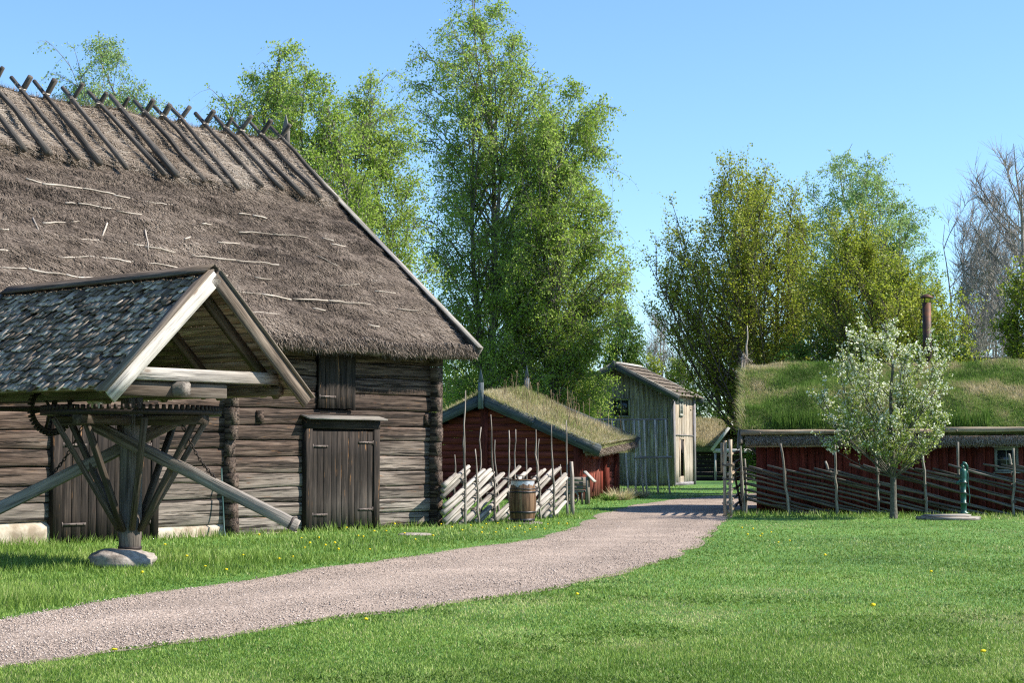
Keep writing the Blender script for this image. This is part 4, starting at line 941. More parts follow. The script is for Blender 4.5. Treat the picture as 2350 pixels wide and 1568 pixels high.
for i in range(44):
    x = -3.3 + i * .108; beam(m, (x, -.06 - .0, .0), (x, .0, tp), ww, ww)
for i in range(30):
    z = i * .098; beam(m, (-3.3, -.065 * (1 - z / tp) - .002, z), (1.40, -.065 * (1 - z / tp) - .002, z), ww, ww)
m.build('wire_netting', M['wire'], npn)

# ================================================================== TALL GREY BOARDED HOUSE
kh = thing('grey_house', 'tall narrow house of weathered grey upright boards with a shingle roof', 'house', KLOC, KRZ)
KW, KD, KE, KP = 5.5, 4.0, 4.32, 5.72
kp = (KP - KE) / (KW / 2); g = rng(33)
m = MB(); x = -KW
while x < -.02:
    wd = g.uniform(.19, .30); x1 = min(-.0, x + wd); zt = KE + (KW / 2 - abs((x + x1) / 2 + KW / 2)) * kp - .02
    bx(m, (x, -.03 + g.uniform(-.012, .012), -.02 + g.uniform(0, .06)), (x1 - .012, .03, zt), tint=g.uniform(.8, 1.15), ax=2, nseg=6, wear=(.1, .02)); x = x1
for x in (-KW, -.10): bx(m, (x, -.075, -.02), (x + .2, -.03, KE - .05), tint=.8, ax=2)
bx(m, (-KW, .02, 0), (-KW + .05, KD, KE), ax=2); bx(m, (-KW, KD - .05, 0), (-.06, KD - .01, KE), ax=2)
m.build('front_boards', M['greyboard'], kh)
m = MB(); y = .0
ops = [(1.20, 2.05, .45, 2.22), (1.15, 1.75, 3.42, 4.10)]
while y < KD - .02:
    wd = g.uniform(.2, .3); y1 = min(KD, y + wd); ym = (y + y1) / 2; segs = [(.05, KE)]
    for o0, o1, p0, p1 in ops:
        if o0 - .05 < ym < o1 + .05: segs = [q for s0, s1 in segs for q in ((s0, min(s1, p0)), (max(s0, p1), s1)) if q[1] - q[0] > .03]
    for s0, s1 in segs: bx(m, (-.04, y, s0), (.03 + g.uniform(-.012, .012), y1 - .012, s1), tint=g.uniform(.8, 1.2), ax=2, nseg=5, wear=(.35, .05))
    y = y1
m.build('side_boards', M['tanboard'], kh)
m = MB(); bx(m, (.0, -.08, .0), (.10, .16, KE), ax=2, tint=.9); bx(m, (.0, KD - .16, .0), (.12, KD + .10, KE), ax=2, tint=.95); bx(m, (.03, KD * .55, 2.45), (.07, KD * .55 + .03, 2.5)); bx(m, (.04, .16, 2.40), (.075, KD - .16, 2.44), tint=.8); bx(m, (-.04, .1, .0), (.06, KD - .1, .16), tint=.9)
m.build('corner_boards', M['greyboard'], kh)
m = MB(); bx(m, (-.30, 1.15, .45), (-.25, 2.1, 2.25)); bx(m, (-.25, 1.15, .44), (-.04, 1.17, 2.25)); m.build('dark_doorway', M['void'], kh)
m = MB(); bx(m, (-.03, 1.13, .42), (.055, 1.21, 2.30), ax=2); bx(m, (-.03, 2.05, .42), (.055, 2.13, 2.30), ax=2); bx(m, (-.03, 1.21, 2.22), (.052, 2.05, 2.30)); m.build('door_frame', M['tanboard'], kh)
m = MB(); bx(m, (.0, 1.22, .46), (.03, 1.42, 2.20), ax=2, tint=1.1); m.build('half_door', M['tanboard'], kh)
def window(parent, c, w, h, nx_, nz_, axis, fm, mull=False):
    """casement facing -y (axis 'x') or +x (axis 'y')"""
    T = (lambda u, d, v: (c[0] + u, c[1] - d, c[2] + v)) if axis == 'x' else (lambda u, d, v: (c[0] + d, c[1] + u, c[2] + v))
    def b(mm, u0, u1, d0, d1, v0, v1): bx(mm, T(u0, d0, v0), T(u1, d1, v1))
    m = MB(); a, q = w / 2, h / 2
    b(m, -a - .07, -a, 0, .05, -q - .07, q + .07); b(m, a, a + .07, 0, .05, -q - .07, q + .07); b(m, -a, a, 0, .048, q, q + .07); b(m, -a, a, 0, .048, -q - .07, -q)
    b(m, -a - .11, a + .11, 0, .09, q + .07, q + .10); b(m, -a - .11, a + .11, 0, .10, -q - .10, -q - .072)
    fo = m.build('window', fm, parent)
    m = MB()
    for i in range(1, nx_): t = .055 if mull and i == nx_ // 2 else .022; b(m, -a + w * i / nx_ - t / 2, -a + w * i / nx_ + t / 2, .0, .035, -q, q)
    for i in range(1, nz_): b(m, -a, a, .0, .030, -q + h * i / nz_ - .011, -q + h * i / nz_ + .011)
    m.build('glazing_bars', fm, fo)
    m = MB(); b(m, -a, a, -.02, .010, -q, q); m.build('pane', M['glass'], fo)
window(kh, (-2.52, -.035, 3.72), .74, .72, 2, 3, 'x', M['greyframe'], True)
window(kh, (.03, 1.45, 3.76), .46, .62, 2, 3, 'y', M['frame'])
m = MB(); rows = 7; RLk = math.hypot(KW / 2 + .35, (KW / 2 + .35) * kp)
for sg in (-1, 1):
    for r in range(rows):
        u0, u1 = r / rows, (r + 1) / rows + .03; y = -.45
        while y < KD + .5:
            wd = g.uniform(.12, .3); y1 = min(KD + .5, y + wd); f = lambda u, h: np.array([-KW / 2 + sg * u * (KW / 2 + .35), (y + y1) / 2, KP + .14 - u * (KW / 2 + .35) * kp + h])
            beam(m, f(u0, .0), f(u1 + g.normal(0, .006), .055), y1 - y - .01, .02, up=(0, 0, 1), tint=g.uniform(.55, .95), wear=(.0, .25)); y = y1
m.build('shingle_roof', M['shingle'], kh)
for sg in (-1, 1):
    for y in (-.47, KD + .5):
        m = MB(); f = lambda u, h: (-KW / 2 + sg * u, y, KP + .02 - u * kp + h); beam(m, f(0, 0), f(KW / 2 + .42, 0), .04, .30, up=(0, 0, 1), tint=1.0, nseg=3); m.build('bargeboard', M['barge'], kh)
        m = MB(); beam(m, np.array(f(0, .17)) + (0, .03, 0), np.array(f(KW / 2 + .42, .17)) + (0, .03, 0), .12, .025, up=(0, 0, 1), tint=1.0, wear=(.3, .3)); m.build('barge_cap', M['greywood'], kh)
m = MB(); bx(m, (-KW / 2 - .09, -.52, KP - .12), (-KW / 2 + .09, -.492, KP + .27), tint=1.2, ax=2); m.build('ridge_block', M['barge'], kh)
m = MB()
for sg in (-1, 1): beam(m, (-KW / 2 + sg * .05, -.4, KP + .18), (-KW / 2 + sg * .05, KD + .4, KP + .20), .2, .025, up=(sg * .45, 0, .9), wear=(.4, .4))
m.build('ridge_boards', M['greywood'], kh)
# stone slab and log beside the grey house
m = MB(); rock(m, (0, 0, .12), (.62, .42, .22), 6, .12); o = m.build('stone_slab', M['stone'], None, True); o.location = tuple(gnd(1597, 1090)); props(o, 'pale stone slab lying by the far corner of the grey house', 'stone')
m = MB(); stick(m, (-.75, 0, .13), (.75, .1, .15), .15, .12, n=5, wob=.01, sides=10, tint=1.1); o = m.build('felled_log', M['railwood'], None, True); o.location = tuple(gnd(1630, 1092)); o.rotation_euler = (0, 0, -.2); props(o, 'short bleached log lying in grass beside the stone slab', 'log')
# pale grass tussocks at the red house corner
for i, (px_, py_, sc) in enumerate(((1425, 1148, 1.0), (1468, 1143, .75), (1398, 1150, .6))):
    m = MB(); gi = rng(60 + i); n = 420; t = gi.uniform(0, 2 * math.pi, n); r = np.sqrt(gi.uniform(0, 1, n)) * .28 * sc; P = np.stack([r * np.cos(t), r * np.sin(t), 0 * t], 1)
    D = unit(np.stack([np.cos(t) * .9, np.sin(t) * .9, gi.uniform(.3, 1.6, n)], 1)) * gi.uniform(.25, .62, n)[:, None] * sc; blades(m, P, D, .028, np.clip(gi.normal(.85 if i < 2 else .3, .14, n), 0, 1), seed=i)
    o = m.build('grass_tussock', M['sod']); o.location = tuple(gnd(px_, py_))
    props(o, ['largest straw pale grass tussock by the red house corner', 'smaller straw pale tussock right of the largest one', 'green grass tussock by the red door post'][i], 'tussock', 'grass tussocks by the red house')

# ================================================================== SMALL TURF HOUSE IN THE DISTANCE
sx = thing('turf_hut', 'low far hut with a dry turf roof and a pale gabled porch', 'hut', (10.6, 97.0, 0), math.radians(-6))
m = MB()
for i in range(8): bx(m, (-.3, 0, i * .24), (6.2, .12, i * .24 + .23), tint=rng(i).uniform(.6, 1))
bx(m, (-.3, .1, 0), (-.2, 5.0, 2.0), ax=1); bx(m, (6.1, .1, 0), (6.2, 5, 2)); m.build('log_wall', M['darkwood'], sx)
aa = np.linspace(-.7, 6.6, 40); tt_ = np.linspace(0, 1, 24); A, T_ = np.meshgrid(aa, tt_, indexing='ij')
def hut_z(a, t): return 1.85 + np.minimum(t, 1.0) ** .85 * 1.75 + .10 * fbm(np.stack([a * .8, t * 3], -1), 7, 3)
m = MB(); grid(m, np.stack([A, -.6 + T_ * 3.2, hut_z(A, T_)], -1)); grid(m, np.stack([A, 5.8 - T_ * 3.2, hut_z(A, T_)], -1)); grid(m, np.stack([A[:, :2], np.full((40, 2), -.58), np.stack([hut_z(aa, aa * 0), np.full(40, 1.62)], 1)], -1))
gz = hut_z(np.full(24, -.7), tt_); grid(m, np.stack([np.stack([np.full(24, -.69), -.6 + tt_ * 3.2, gz], -1), np.stack([np.full(24, -.69), -.6 + tt_ * 3.2, np.full(24, 1.6)], -1)], 1)); m.build('turf_roof', M['sodbase'], sx)
g = rng(71); n = 26000; a = g.uniform(-.7, 6.6, n); t = g.uniform(0, 1.0, n); m = MB()
turf(m, np.stack([a, -.6 + t * 3.2, hut_z(a, t) - .02], 1), np.array([0, -.4, .9]) + np.zeros((n, 3)), .08, .34, .80 + .13 * fbm(np.stack([a, t * 3], -1), 5, 3) + g.normal(0, .1, n), 4, .034); m.build('roof_grass', M['sod'], sx)
m = MB(); pcx, pw, pz0, pz1 = 1.95, 1.17, 1.70, 3.33
for sg in (-1, 1):
    beam(m, (pcx, -1.55, pz1), (pcx + sg * (pw + .08), -1.55, pz0), .04, .17, up=(0, 0, 1), wear=(.7, .8)); beam(m, (pcx, -1.5, pz1 + .11), (pcx + sg * (pw + .1), -1.5, pz0 + .11), .16, .03, up=(0, 0, 1), wear=(.6, .6))
beam(m, (pcx - pw, -1.5, pz0 - .02), (pcx + pw, -1.5, pz0 - .02), .05, .22, wear=(.8, .8)); beam(m, (pcx, -1.58, pz1 - .15), (pcx, -1.58, pz1 + .62), .10, .03, up=(0, 1, 0), taper=.3, wear=(.4, .4)); m.build('porch_boards', M['greywood'], sx)
m = MB()
for sg in (-1, 1): grid(m, np.array([[(pcx, -1.5, pz1 + .05), (pcx, 1.2, pz1 + .05)], [(pcx + sg * (pw + .08), -1.5, pz0 + .05), (pcx + sg * (pw + .08), 1.2, pz0 + .05)]]))
m.build('porch_roof', M['darkwood'], sx)
for sg in (-1, 1): m = MB(); bx(m, (pcx + sg * pw * .9 - .06, -1.5, 0), (pcx + sg * pw * .9 + .06, -1.4, pz0 - .1), ax=2, wear=(.3, .3)); m.build('porch_post', M['greywood'], sx)
# far fence
fx = thing('far_rail_fence', 'shaded rail fence before the far turf hut', 'fence', gnd(1588, 1088), math.radians(-5)); g = rng(5)
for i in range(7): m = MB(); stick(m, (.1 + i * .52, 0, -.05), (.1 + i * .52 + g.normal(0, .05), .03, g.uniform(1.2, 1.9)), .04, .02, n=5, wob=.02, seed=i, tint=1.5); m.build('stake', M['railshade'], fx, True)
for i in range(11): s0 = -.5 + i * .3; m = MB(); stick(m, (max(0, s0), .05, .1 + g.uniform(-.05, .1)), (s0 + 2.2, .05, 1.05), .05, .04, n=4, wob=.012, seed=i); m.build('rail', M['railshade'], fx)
# ================================================================== LONG RED COTTAGE ON THE RIGHT
ch = thing('red_cottage', 'long low dark red cottage under a thick green turf roof with rusty flue', 'cottage', CLOC, CRZ)
CL, CD, CE, CR = 14.0, 6.0, 1.80, 4.10
g = rng(17)
m = MB(); x = 0
while x < CL:
    wd = g.uniform(.20, .27); bx(m, (x, -.04 + g.uniform(-.008, .008), 0), (min(CL, x + wd) - .008, .03, CE), tint=g.uniform(.75, 1.1), ax=2, nseg=3); x += wd
for x in (.25, 5.55): bx(m, (x, -.085, 0), (x + .3, -.045, CE), tint=.9, ax=2)
y = 0
while y < CD:
    zt = CE + .2 + (CR - CE - .35) * (1 - abs(y + .12 - CD / 2) / (CD / 2)); bx(m, (-.03, y, 0), (.03, y + .235, zt), tint=g.uniform(.8, 1.1), ax=2); y += .24
bx(m, (CL - .05, 0, 0), (CL, CD, CE)); bx(m, (0, CD - .05, 0), (CL, CD, CE))
m.build('red_wall', M['red'], ch)
ce = local_frame(CLOC, CRZ)(2310, 1055, 44.4)
window(ch, (ce[0], -.045, 1.42), .46, .50, 2, 2, 'x', M['greyframe'])
def cot_top(a, y):
    t = np.clip((y + .50) / (CD / 2 + .5), 0, 2); t = np.where(t > 1, 2 - t, t)
    return CE + .42 + (CR - CE - .42) * (t ** .82) + .11 * fbm(np.stack([a * .75, y * .9], -1), 23, 3) * np.clip(t * 4, .2, 1) - .16 * np.exp(-((t - 1) / .12) ** 2) * 0
m = MB(); aa = np.linspace(-.35, CL, 110); yy = np.linspace(-.50, CD + .5, 60); A, Yy = np.meshgrid(aa, yy, indexing='ij'); grid(m, np.stack([A, Yy, cot_top(A, Yy)], -1))
zf = cot_top(aa, np.full(110, -.5)); grid(m, np.stack([np.stack([aa, np.full(110, -.5), zf], -1), np.stack([aa, np.full(110, -.44), zf - .15], -1), np.stack([aa, np.full(110, -.1), zf - .16], -1)], 1))
ze = cot_top(np.full(60, -.35), yy); grid(m, np.stack([np.stack([np.full(60, -.35), yy, ze], -1), np.stack([np.full(60, -.33), yy, ze - .35], -1), np.stack([np.full(60, .05), yy, ze - .38], -1)], 1))
m.build('turf_roof', M['sodbase'], ch)
m = MB(); n = 150000; a = g.uniform(-.36, 10.0, n); y = g.uniform(-.52, CD / 2 + .25, n)
pt = .9 * fbm(np.stack([a * .85, y * .9], -1), 29, 3) + .35 * vnoise(np.stack([a * 3, y * 3], -1), 30)
tn = .40 + .52 * pt + g.normal(0, .13, n) + .10 * (y > 2.4) - .22 * np.exp(-((y + .1) / .55) ** 2)
hgt = 1.0
turf(m, np.stack([a, y, cot_top(a, y) - .02], 1), np.array([0, -.35, .9]) + np.zeros((n, 3)), .04, .15, tn, 31, .018, lean=.95)
n = 5200; a = g.uniform(.2, 10, n); y = g.uniform(-.5, -.15, n); kk = vnoise(np.stack([a * .9, a * 0], -1), 66) > -.25; a, y = a[kk], y[kk]; n = len(a)
turf(m, np.stack([a, y, cot_top(a, y)], 1), np.array([0, -.2, 1.3]) + np.zeros((n, 3)), .14, .42, .14 + g.normal(0, .08, n), 33, .018, lean=.25)
n = 2600; y = g.uniform(-.5, CD / 2, n); a = np.full(n, -.35) + g.normal(0, .05, n); turf(m, np.stack([a, y, cot_top(a, y) - .05], 1), np.array([-.9, -.2, .1]) + np.zeros((n, 3)), .10, .32, .62 + g.normal(0, .2, n), 35, .018)
m.build('roof_grass', M['sod'], ch)
m = MB()
for x0, x1, z in ((-.42, 4.55, CE + .33), (4.62, 10.2, CE + .39)):
    stick(m, (x0, -.56, z), (x1, -.56, z + .03), .070, .062, n=9, wob=.008, sides=10, tint=.8)
    for x in np.arange(x0 + .5, x1, 2.1): stick(m, (x, -.65, z - .02), (x, -.35, z - .01), .03, n=2, wob=0, tint=.45)
m.build('eave_pole', M['freshpole'], ch, True)
m = MB(); n = 30000; a = g.uniform(-.3, 10.2, n); q = g.uniform(0, 1, n)
P = np.stack([a, -.50 - .06 * np.sin(q * 3.1) + .2 * np.clip(q - .75, 0, 1) * 2 + g.normal(0, .015, n), CE + .255 - .26 * q + .02 * vnoise(np.stack([a * 2, q * 0], -1), 3)], 1)
D = unit(np.stack([g.normal(0, .5, n), -.6 + g.normal(0, .3, n), -.5 + g.normal(0, .4, n)], 1)) * g.uniform(.04, .11, n)[:, None]; blades(m, P, D, .016, np.clip(g.normal(.75, .2, n), 0, 1), seed=3)  # reed tint brightened in place of sun catching the eave
bx(m, (-.3, -.49, CE + .02), (10.2, -.1, CE + .24), tint=.3); m.build('eave_reeds', M['thatch'], ch)
m = MB(); stick(m, (-.3, -.40, CE - .03), (4.2, -.40, CE + .0), .035, n=7, wob=.012, tint=.9); stick(m, (4.2, -.41, CE + .02), (10.2, -.40, CE + .04), .035, n=8, wob=.012, tint=.9); m.build('eave_lath', M['freshpole'], ch, True)
# verge poles at the left gable
m = MB()
stick(m, (-.42, -.75, CE + .05), (-.36, CD / 2 + .05, CR + .22), .045, .035, n=8, wob=.015, tint=.6); stick(m, (-.50, -.62, CE - .1), (-.42, CD / 2 + .1, CR + .30), .03, .03, n=8, wob=.015, tint=.7)
stick(m, (-.36, CD + .6, CE + .05), (-.36, CD / 2 - .05, CR + .22), .045, .035, n=6, wob=.01, tint=.6)
stick(m, (-.36, CD / 2, CR - .6), (-.33, CD / 2, CR + .55), .045, .03, n=5, wob=.01, tint=.9); stick(m, (-.34, CD / 2, CR + .4), (-.30, CD / 2 + .02, CR + 1.12), .028, .014, n=5, wob=.012, tint=1.7); m.build('verge_poles', M['railwood'], ch, True)
m = MB(); gi = rng(3); n = 160; P = np.array([-.36, CD / 2 - .1, CR + .12]) + gi.normal(0, .06, (n, 3)); blades(m, P, gi.normal(0, .13, (n, 3)), .018, np.clip(gi.normal(.6, .2, n), 0, 1)); m.build('straw_tuft', M['hay'], ch)
# flue
fp = local_frame(CLOC, CRZ)(2128, 850, 48.4)
m = MB(); lathe(m, [(.125, 3.2), (.125, 4.75), (.132, 4.76), (.132, 4.80), (.122, 4.81), (.122, 5.86), (.105, 5.86), (.10, 5.5)], 24, (fp[0], fp[1], 0)); fl = m.build('flue', M['flue'], ch, True)
m = MB(); lathe(m, [(.0, 6.12), (.05, 6.11), (.20, 6.02), (.20, 6.005), (0, 6.03)], 24, (fp[0], fp[1], 0))
for t in range(3): stick(m, (fp[0] + .11 * math.cos(t * 2.1), fp[1] + .11 * math.sin(t * 2.1), 5.82), (fp[0] + .11 * math.cos(t * 2.1), fp[1] + .11 * math.sin(t * 2.1), 6.03), .008, n=2, wob=0, sides=4)
m.build('flue_cap', M['flue'], fl)

# ------------------------------------------------------------------ dark rail fence before the cottage
def z5(x, y): return ((2600 + x / 1.96) / 1.5947, (1200 + y / 1.96) / 1.5947)
qa, qb = gnd(1703, 1181), gnd(2349, 1186); qd = unit(qb - qa); qrz = math.atan2(qd[1], qd[0])
fr_ = thing('rail_fence', 'shaded fence of long sloping split rails in front of the red cottage', 'fence', qa, qrz)
def rf_s(px): k = (px - CX) / F; return (k * qa[1] - qa[0]) / (qd[0] - k * qd[1])
st5 = [(212, 850, 232, 1345, 0), (236, 940, 240, 1345, 1), (497, 830, 560, 1375, 0), (885, 842, 895, 1375, 0), (815, 960, 890, 1110, 1), (1182, 925, 1205, 1365, 0), (1208, 925, 1190, 1010, 1), (1512, 890, 1530, 1360, 0), (1768, 820, 1800, 1330, 1), (2160, 865, 2158, 1360, 0), (2135, 905, 2150, 980, 1)]
for i, (tx, ty, bx_, by_, bk) in enumerate(st5):
    xt, yt = z5(tx, ty); xb, yb = z5(bx_, by_); s0, s1 = rf_s(xb), rf_s(xt)
    zt = at(xt, yt, qa[1] + qd[1] * s1)[2]; zb = -.1 if by_ > 1300 else at(xb, yb, qa[1])[2]; yo = .13 if bk else -.10
    m = MB(); gi = rng(800 + i); stick(m, (s0, yo, zb), (s1, yo, zt), .040, .030, n=8, wob=.016, seed=i + 9, tint=1.75)
    if not bk:
        for z in (.35, .75, 1.05):
            th = np.linspace(0, 2 * math.pi, 10); c = np.array([s0 + (s1 - s0) * z / zt, .02, z])
            for q in range(3): tube(m, c + np.stack([np.cos(th) * .06, np.sin(th) * .15, np.sin(th + 1) * .02 + q * .03], 1), .008, 4, tint=.8)
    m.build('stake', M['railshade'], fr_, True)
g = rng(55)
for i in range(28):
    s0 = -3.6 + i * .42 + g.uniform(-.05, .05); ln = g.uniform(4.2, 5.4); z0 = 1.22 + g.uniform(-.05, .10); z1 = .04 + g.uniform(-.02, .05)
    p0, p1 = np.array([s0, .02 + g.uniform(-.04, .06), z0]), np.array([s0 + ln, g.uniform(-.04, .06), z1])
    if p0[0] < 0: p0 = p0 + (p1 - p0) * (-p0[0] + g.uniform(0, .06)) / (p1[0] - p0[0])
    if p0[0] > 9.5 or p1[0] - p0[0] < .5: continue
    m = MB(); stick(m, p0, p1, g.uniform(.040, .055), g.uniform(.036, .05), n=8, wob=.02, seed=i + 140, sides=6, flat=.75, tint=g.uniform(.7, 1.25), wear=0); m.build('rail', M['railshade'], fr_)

# ------------------------------------------------------------------ hurdle gate standing open
gp = gnd(*z5(146, 1355)); ge = gnd(1702, 1168); gd = unit(ge - gp); gl = np.linalg.norm(ge - gp)
gate = thing('hurdle_gate', 'pale pole gate of seven rungs standing open beside the gravel path', 'gate', gp, math.atan2(gd[1], gd[0]))
lp = lambda x, y, Y: to_local(at(*z5(x, y), Y), gp, math.atan2(gd[1], gd[0]))
m = MB(); stick(m, (0, -.0, -.05), (0, 0, lp(150, 802, gp[1])[2]), .050, .042, n=6, wob=.008, sides=9, seed=1, tint=1.05); m.build('post', M['freshpole'], gate, True)
m = MB(); stick(m, (-.02, .145, -.05), (-.0, .13, lp(122, 810, gp[1])[2]), .046, .040, n=6, wob=.008, sides=9, seed=2, tint=.95); m.build('post', M['freshpole'], gate, True)
m = MB(); stick(m, (.06, .21, 1.1), (.04, .22, lp(105, 825, gp[1])[2]), .04, n=3, wob=.004, sides=8, tint=.8); m.build('post_stub', M['freshpole'], gate, True)
for i in range(7):
    z = .12 + i * .235; m = MB(); stick(m, (-.04, .06, z), (gl, .05, z + .10), .042, .034, n=6, wob=.014, seed=i + 4, sides=8, tint=rng(i).uniform(.85, 1.1)); m.build('rung', M['freshpole'], gate, True)
m = MB(); stick(m, (gl * .95, .0, 0), (gl * .95, 0, 1.65), .035, n=5, wob=.01, tint=.8); stick(m, (gl * .95, .03, .1), (gl * .3, .03, 1.3), .032, n=5, wob=.012, tint=.7); m.build('brace', M['freshpole'], gate, True)
for z in (.32, .95, 1.30):
    m = MB()
    th = np.linspace(0, 2 * math.pi, 12)
    for q in range(2): tube(m, np.stack([np.cos(th) * .075, .07 + np.sin(th) * .145, z + .03 * q + np.cos(th) * .03], 1), .010, 5, tint=.8)
    m.build('withy_tie', M['railwood'], gate)

# ------------------------------------------------------------------ hand pump on its well cover
pq = gnd(*z5(1815, 1362)); pump = thing('hand_pump', 'green cast iron hand pump with curved handle on the wooden well cover', 'water pump', pq + np.array([0, 0, .10]), 0); pump.scale = (.88, .88, .80)
m = MB(); lathe(m, [(.0, .0), (.15, .0), (.15, .025), (.085, .05), (.082, .10), (.078, .30), (.092, .305), (.092, .335), (.076, .34), (.074, .62), (.086, .625), (.086, .66), (.074, .665), (.078, .92), (.10, .94), (.10, .975), (.085, .985), (.088, 1.10), (.098, 1.30), (.085, 1.36), (.03, 1.40), (0, 1.40)], 20); m.build('barrel_column', M['pump'], pump, True)
m = MB(); tube(m, np.array([(0, 0, 1.34), (.005, 0, 1.44), (-.03, 0, 1.52), (-.0, -.0, 1.56), (.06, 0, 1.55), (.11, 0, 1.47), (.12, 0, 1.34)]), np.array([.055, .055, .05, .05, .045, .04, .03]), 8); m.build('curved_head', M['pump'], pump, True)
m = MB(); tube(m, np.array([(-.07, -.02, .98), (-.13, -.03, .99), (-.175, -.035, .975), (-.18, -.04, .90)]), np.array([.034, .034, .036, .042]), 10); m.build('spout', M['pump'], pump, True)
m = MB(); tube(m, np.array([(.11, 0, 1.36), (.13, -.01, 1.20), (.12, -.02, 1.0), (.15, -.02, .75), (.17, -.02, .52), (.155, -.02, .36), (.17, -.02, .25)]), np.array([.018, .016, .014, .014, .014, .015, .017]), 7); stick(m, (.05, 0, 1.33), (.13, 0, 1.31), .02, n=2, wob=0); m.build('handle', M['pump'], pump, True)
m = MB(); lathe(m, [(.094, .31), (.096, .33)], 20); lathe(m, [(.088, .63), (.090, .655)], 20); lathe(m, [(.102, .945), (.103, .97)], 20); tube(m, np.array([(.10, .0, .95), (.10, .0, 1.02), (.08, 0, 1.06)]), .018, 6); m.build('flange_ring', M['strap'], pump)
wc = thing('well_cover', 'weathered round plank well cover lying in grass under the green pump', 'well cover', gnd(2175, 1193), 0)
m = MB(); g = rng(6)
for i in range(9):
    y = -.62 + i * .155; hw = math.sqrt(max(.03, .74 ** 2 - (y + .07) ** 2)) * 1.0; bx(m, (-hw, y, .0), (hw, y + .145, .075 + g.uniform(-.01, .01)), tint=g.uniform(.8, 1.15))
m.build('cover_planks', M['greywood'], wc)
m = MB()
for i in range(4): beam(m, (-.55, -.30 + i * .15, .10), (.45, -.33 + i * .15, .115), .14, .035, tint=g.uniform(.85, 1.1))
m.build('hatch_planks', M['greywood'], wc)

# ------------------------------------------------------------------ tiled roof beyond
tb = thing('tiled_house', 'far house with dark tiled roof showing above the turf roof at right', 'house', (16.3, 62, 0), math.radians(-9))
m = MB()
for sg, y0 in ((1, 0), (-1, 6)):
    for r in range(14):
        for i in range(48):
            x = -.2 + i * .21; t0, t1 = r / 14, (r + 1) / 14 + .012; f = lambda t, h: (x, y0 + sg * (-.4 + 3.4 * t), 2.9 + 2.15 * t + h)
            tube(m, np.array([f(t0, .05), f(t1, .02)]), .105, 6, flat=.45, tint=rng(i * 31 + r).uniform(.6, 1.4))
tube(m, np.array([(-.3, 3, 5.08), (10, 3, 5.08)]), .14, 8); m.build('tiled_roof', M['tile'], tb)
m = MB(); bx(m, (0, .1, 0), (9.6, 5.9, 2.95), tint=.8); m.build('red_wall', M['red'], tb)
m = MB()
for sg in (-1, 1): beam(m, (-.25, 3, 4.98), (-.25, 3 + sg * 3.4, 2.83), .04, .25, up=(0, 0, 1))
m.build('bargeboard', M['greywood'], tb)
m = MB(); V = [(0, .12, 2.95), (0, 5.88, 2.95), (0, 3, 4.95)]; m.add(V, [(0, 1, 2)]); m.build('gable', M['red'], tb)

